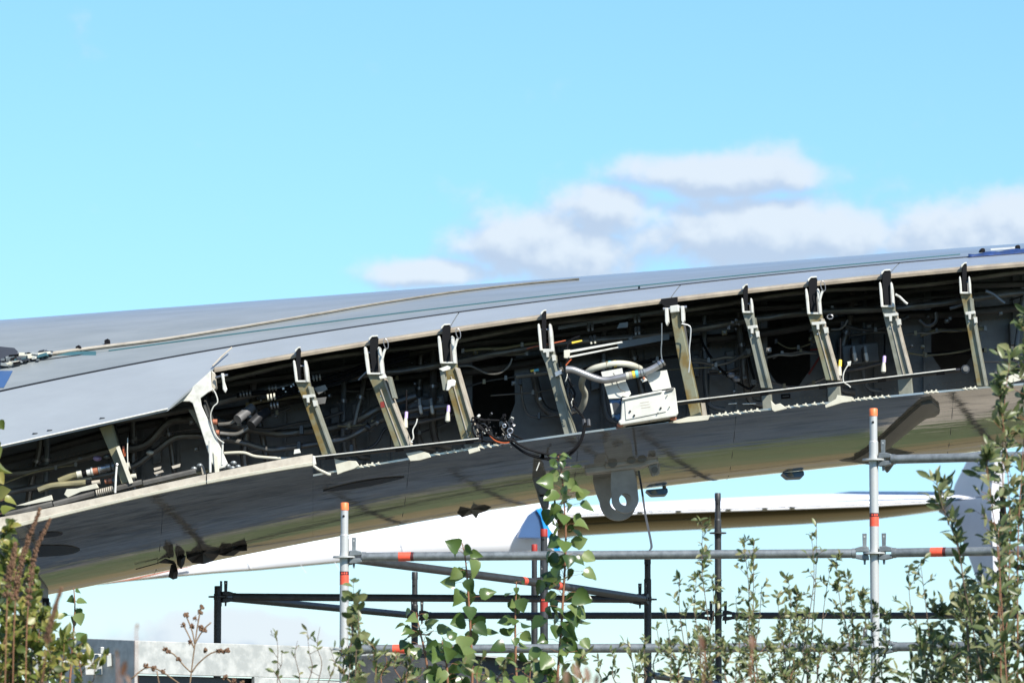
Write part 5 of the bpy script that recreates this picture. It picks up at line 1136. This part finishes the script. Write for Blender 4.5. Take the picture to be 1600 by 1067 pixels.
shrub([W(15, 860, 0), W(45, 930, 0), W(75, 985, 0), W(95, 1000, 0), W(60, 1010, 0), W(140, 1030, 0), W(25, 1000, 0)], 16.7, 'narrow-leaved dark weed mixed into the yellow-green bush', 54, 'leafy_weed', 'weed', 'leaf_yellow', 'long', (12, 24), (7, 26), 6, 0, 'bark_brown', skip=.2)
shrub([W(580, 1005, 6), W(600, 1020, 0), W(560, 1030, 0), W(620, 1025, 0), W(640, 1035, 0), W(545, 965, -4), W(750, 1035, 0), W(780, 1040, 0), W(830, 1035, 0), W(910, 1030, 0)], 17.8, 'low mixed weeds along the bottom left of the saplings', 55, 'mixed_weeds', 'weed', 'leaf_willow', 'long', (10, 18), (6, 24), 6, 0, 'bark_red', skip=.1)
shrub([W(552, 905, -6), W(557, 925, -4), W(545, 975, 0)], 17.4, 'grey-green budding stem beside the left sunlit pole', 56, 'budding_stem', 'weed', 'leaf_willow', 'round', (12, 22), (12, 14), 3, 0, 'bark_brown', skip=.2)
shrub([W(430, 986, 6), W(480, 985, 4), W(500, 978, -6), W(465, 1000, 4), W(515, 1010, 0), W(440, 1020, 0)], 17.6, 'sparse thin twigs in front of the sunlit steel beam', 57, 'thin_weeds', 'weed', 'leaf_willow', 'long', (10, 16), (16, 18), 3, 0, 'bark_brown', 1.0, skip=.4)
# dried plants with seed heads
def dried(stems, heads, Y, label, seed, rad=1.2, hm='seed_brown', hs=(3, 5), name='dried_thistle'):
    r = random.Random(seed); t = thing(name, Vector((P(stems[0][-1][0], 1000, Y).x, Y, 0)), label, 'dry weed'); k = MB()
    for pts in stems:
        st = smooth([P(x, y, Y) for x, y in pts], 4) + ([Vector((P(pts[-1][0], 1067, Y).x, Y, 0))] if pts[-1][1] > 1060 else []); k.tube(st, S(Y) * rad, 5)
    k.build('stem', 'dry_tan', t, 'all')
    for x, y in heads:
        h = MB()
        for j in range(6): h.ball(P(x, y, Y) + rv(r, S(Y) * 2.6), S(Y) * r.uniform(*hs) * .6, 6, (1, 1, r.uniform(.7, 1.3)))
        for j in range(7): c = P(x, y, Y); h.tube([c, c + rv(r).normalized() * S(Y) * 5.5], S(Y) * .5, 3)
        h.build('seed_head', hm, t)
dried([[(314, 948), (309, 975), (304, 1010), (300, 1040), (296, 1075)], [(291, 962), (300, 985), (304, 1005)], [(286, 975), (296, 995), (303, 1012)], [(322, 980), (313, 990), (305, 1005)], [(258, 1016), (272, 1022), (288, 1040), (299, 1050)], [(352, 1015), (330, 1020), (310, 1036), (300, 1050)], [(330, 972), (316, 984)]],
      [(316, 948), (313, 956), (291, 960), (305, 966), (286, 976), (300, 978), (314, 981), (319, 983), (297, 1004), (258, 1014), (263, 1017), (279, 1030), (322, 1016), (341, 1017), (347, 1017), (355, 1016)], 19.0, 'dried thistle with brown seed heads in front of the steel beam', 61)
dried([[(205, 1060), (230, 1042), (255, 1050), (290, 1075)], [(245, 1048), (250, 1075)], [(355, 1060), (372, 1075)]], [(228, 1040), (240, 1044), (255, 1048), (352, 1058), (366, 1062), (378, 1066), (362, 1072)], 18.5, 'fallen dry seed stalks along the bottom below the steel beam', 62)
def plume(pts, Y, label, seed, w=9, m='seed_brown'):
    r = random.Random(seed); q = smooth([P(x, y, Y) for x, y in pts], 8); t = thing('seed_plume', Vector((q[-1].x, Y, 0)), label, 'dry weed')
    MB().tube(q + [Vector((q[-1].x, Y, 0))], S(Y) * 1.0, 5).build('stem', 'bark_red', t, 'all'); k = MB(); n = int(len(q) * .75)
    for i in range(520):
        f = r.random(); a = q[int(f * n)]; d_ = rv(r); d_.z = abs(d_.z) + .4; d_.normalize(); ww = S(Y) * w * (.25 + .75 * f)
        e = a + d_ * ww * r.uniform(.3, 1); k.ball(e, S(Y) * r.uniform(.9, 2.2), 4, (1, 1, 1.4))
    o = k.build('seeds', m, t); tag(o, kind='stuff')
plume([(62, 797), (54, 820), (44, 845), (34, 880), (26, 920), (22, 980), (20, 1067)], 15.5, 'brown seed plume reaching across the wing edge at left', 71, 10)
plume([(78, 812), (68, 835), (56, 862), (48, 900), (42, 980), (40, 1067)], 15.8, 'second brown seed plume just right of the tallest plume', 72, 9)
plume([(24, 850), (20, 880), (12, 920), (8, 1067)], 15.2, 'brown seed plume at the very left edge', 73, 12)
plume([(96, 920), (88, 945), (80, 975), (72, 1010), (66, 1067)], 12.0, 'blurred dark seed plume beside the trestle plates', 74, 9)
# blurred rust-coloured leaves close to the camera
def blurred(items, Y, label, seed, m='leaf_rust'):
    r = random.Random(seed); t = thing('withered_weed', Vector((P(items[0][0], 1067, Y).x, Y, 0)), label, 'dry weed'); lv = []; k = MB()
    for x, y, s_ in items:
        p = P(x, y + s_ * .5, Y); lv.append((p, Vector((r.uniform(-.3, .3), 0, 1)), Vector((r.uniform(-.5, .5), -1, .2)), S(Y) * s_))
        k.tube([p, Vector((p.x + r.uniform(-.02, .02), Y, p.z - .2)), Vector((P(items[0][0], 1067, Y).x, Y, 0))], S(Y) * 1.2, 4)
    k.build('stem', 'bark_red', t, 'all'); put_leaves(t, lv, 'long', m)
blurred([(885, 1058, 26), (902, 1048, 30), (918, 1054, 30), (930, 1062, 24), (872, 1066, 20)], 9.0, 'blurred rust-brown leaves near the camera below the tallest sapling', 81)
blurred([(1099, 1003, 24), (1108, 1066, 14)], 10.0, 'blurred reddish leaf near the camera below the tall thin willow', 82)
blurred([(1175, 1003, 25), (1162, 1066, 14)], 10.0, 'blurred reddish leaf near the camera below the forked willow', 83)
blurred([(190, 1044, 27), (203, 1060, 18), (184, 1020, 14), (213, 978, 12)], 9.5, 'blurred rust-brown leaves near the camera in front of the beam end', 84)
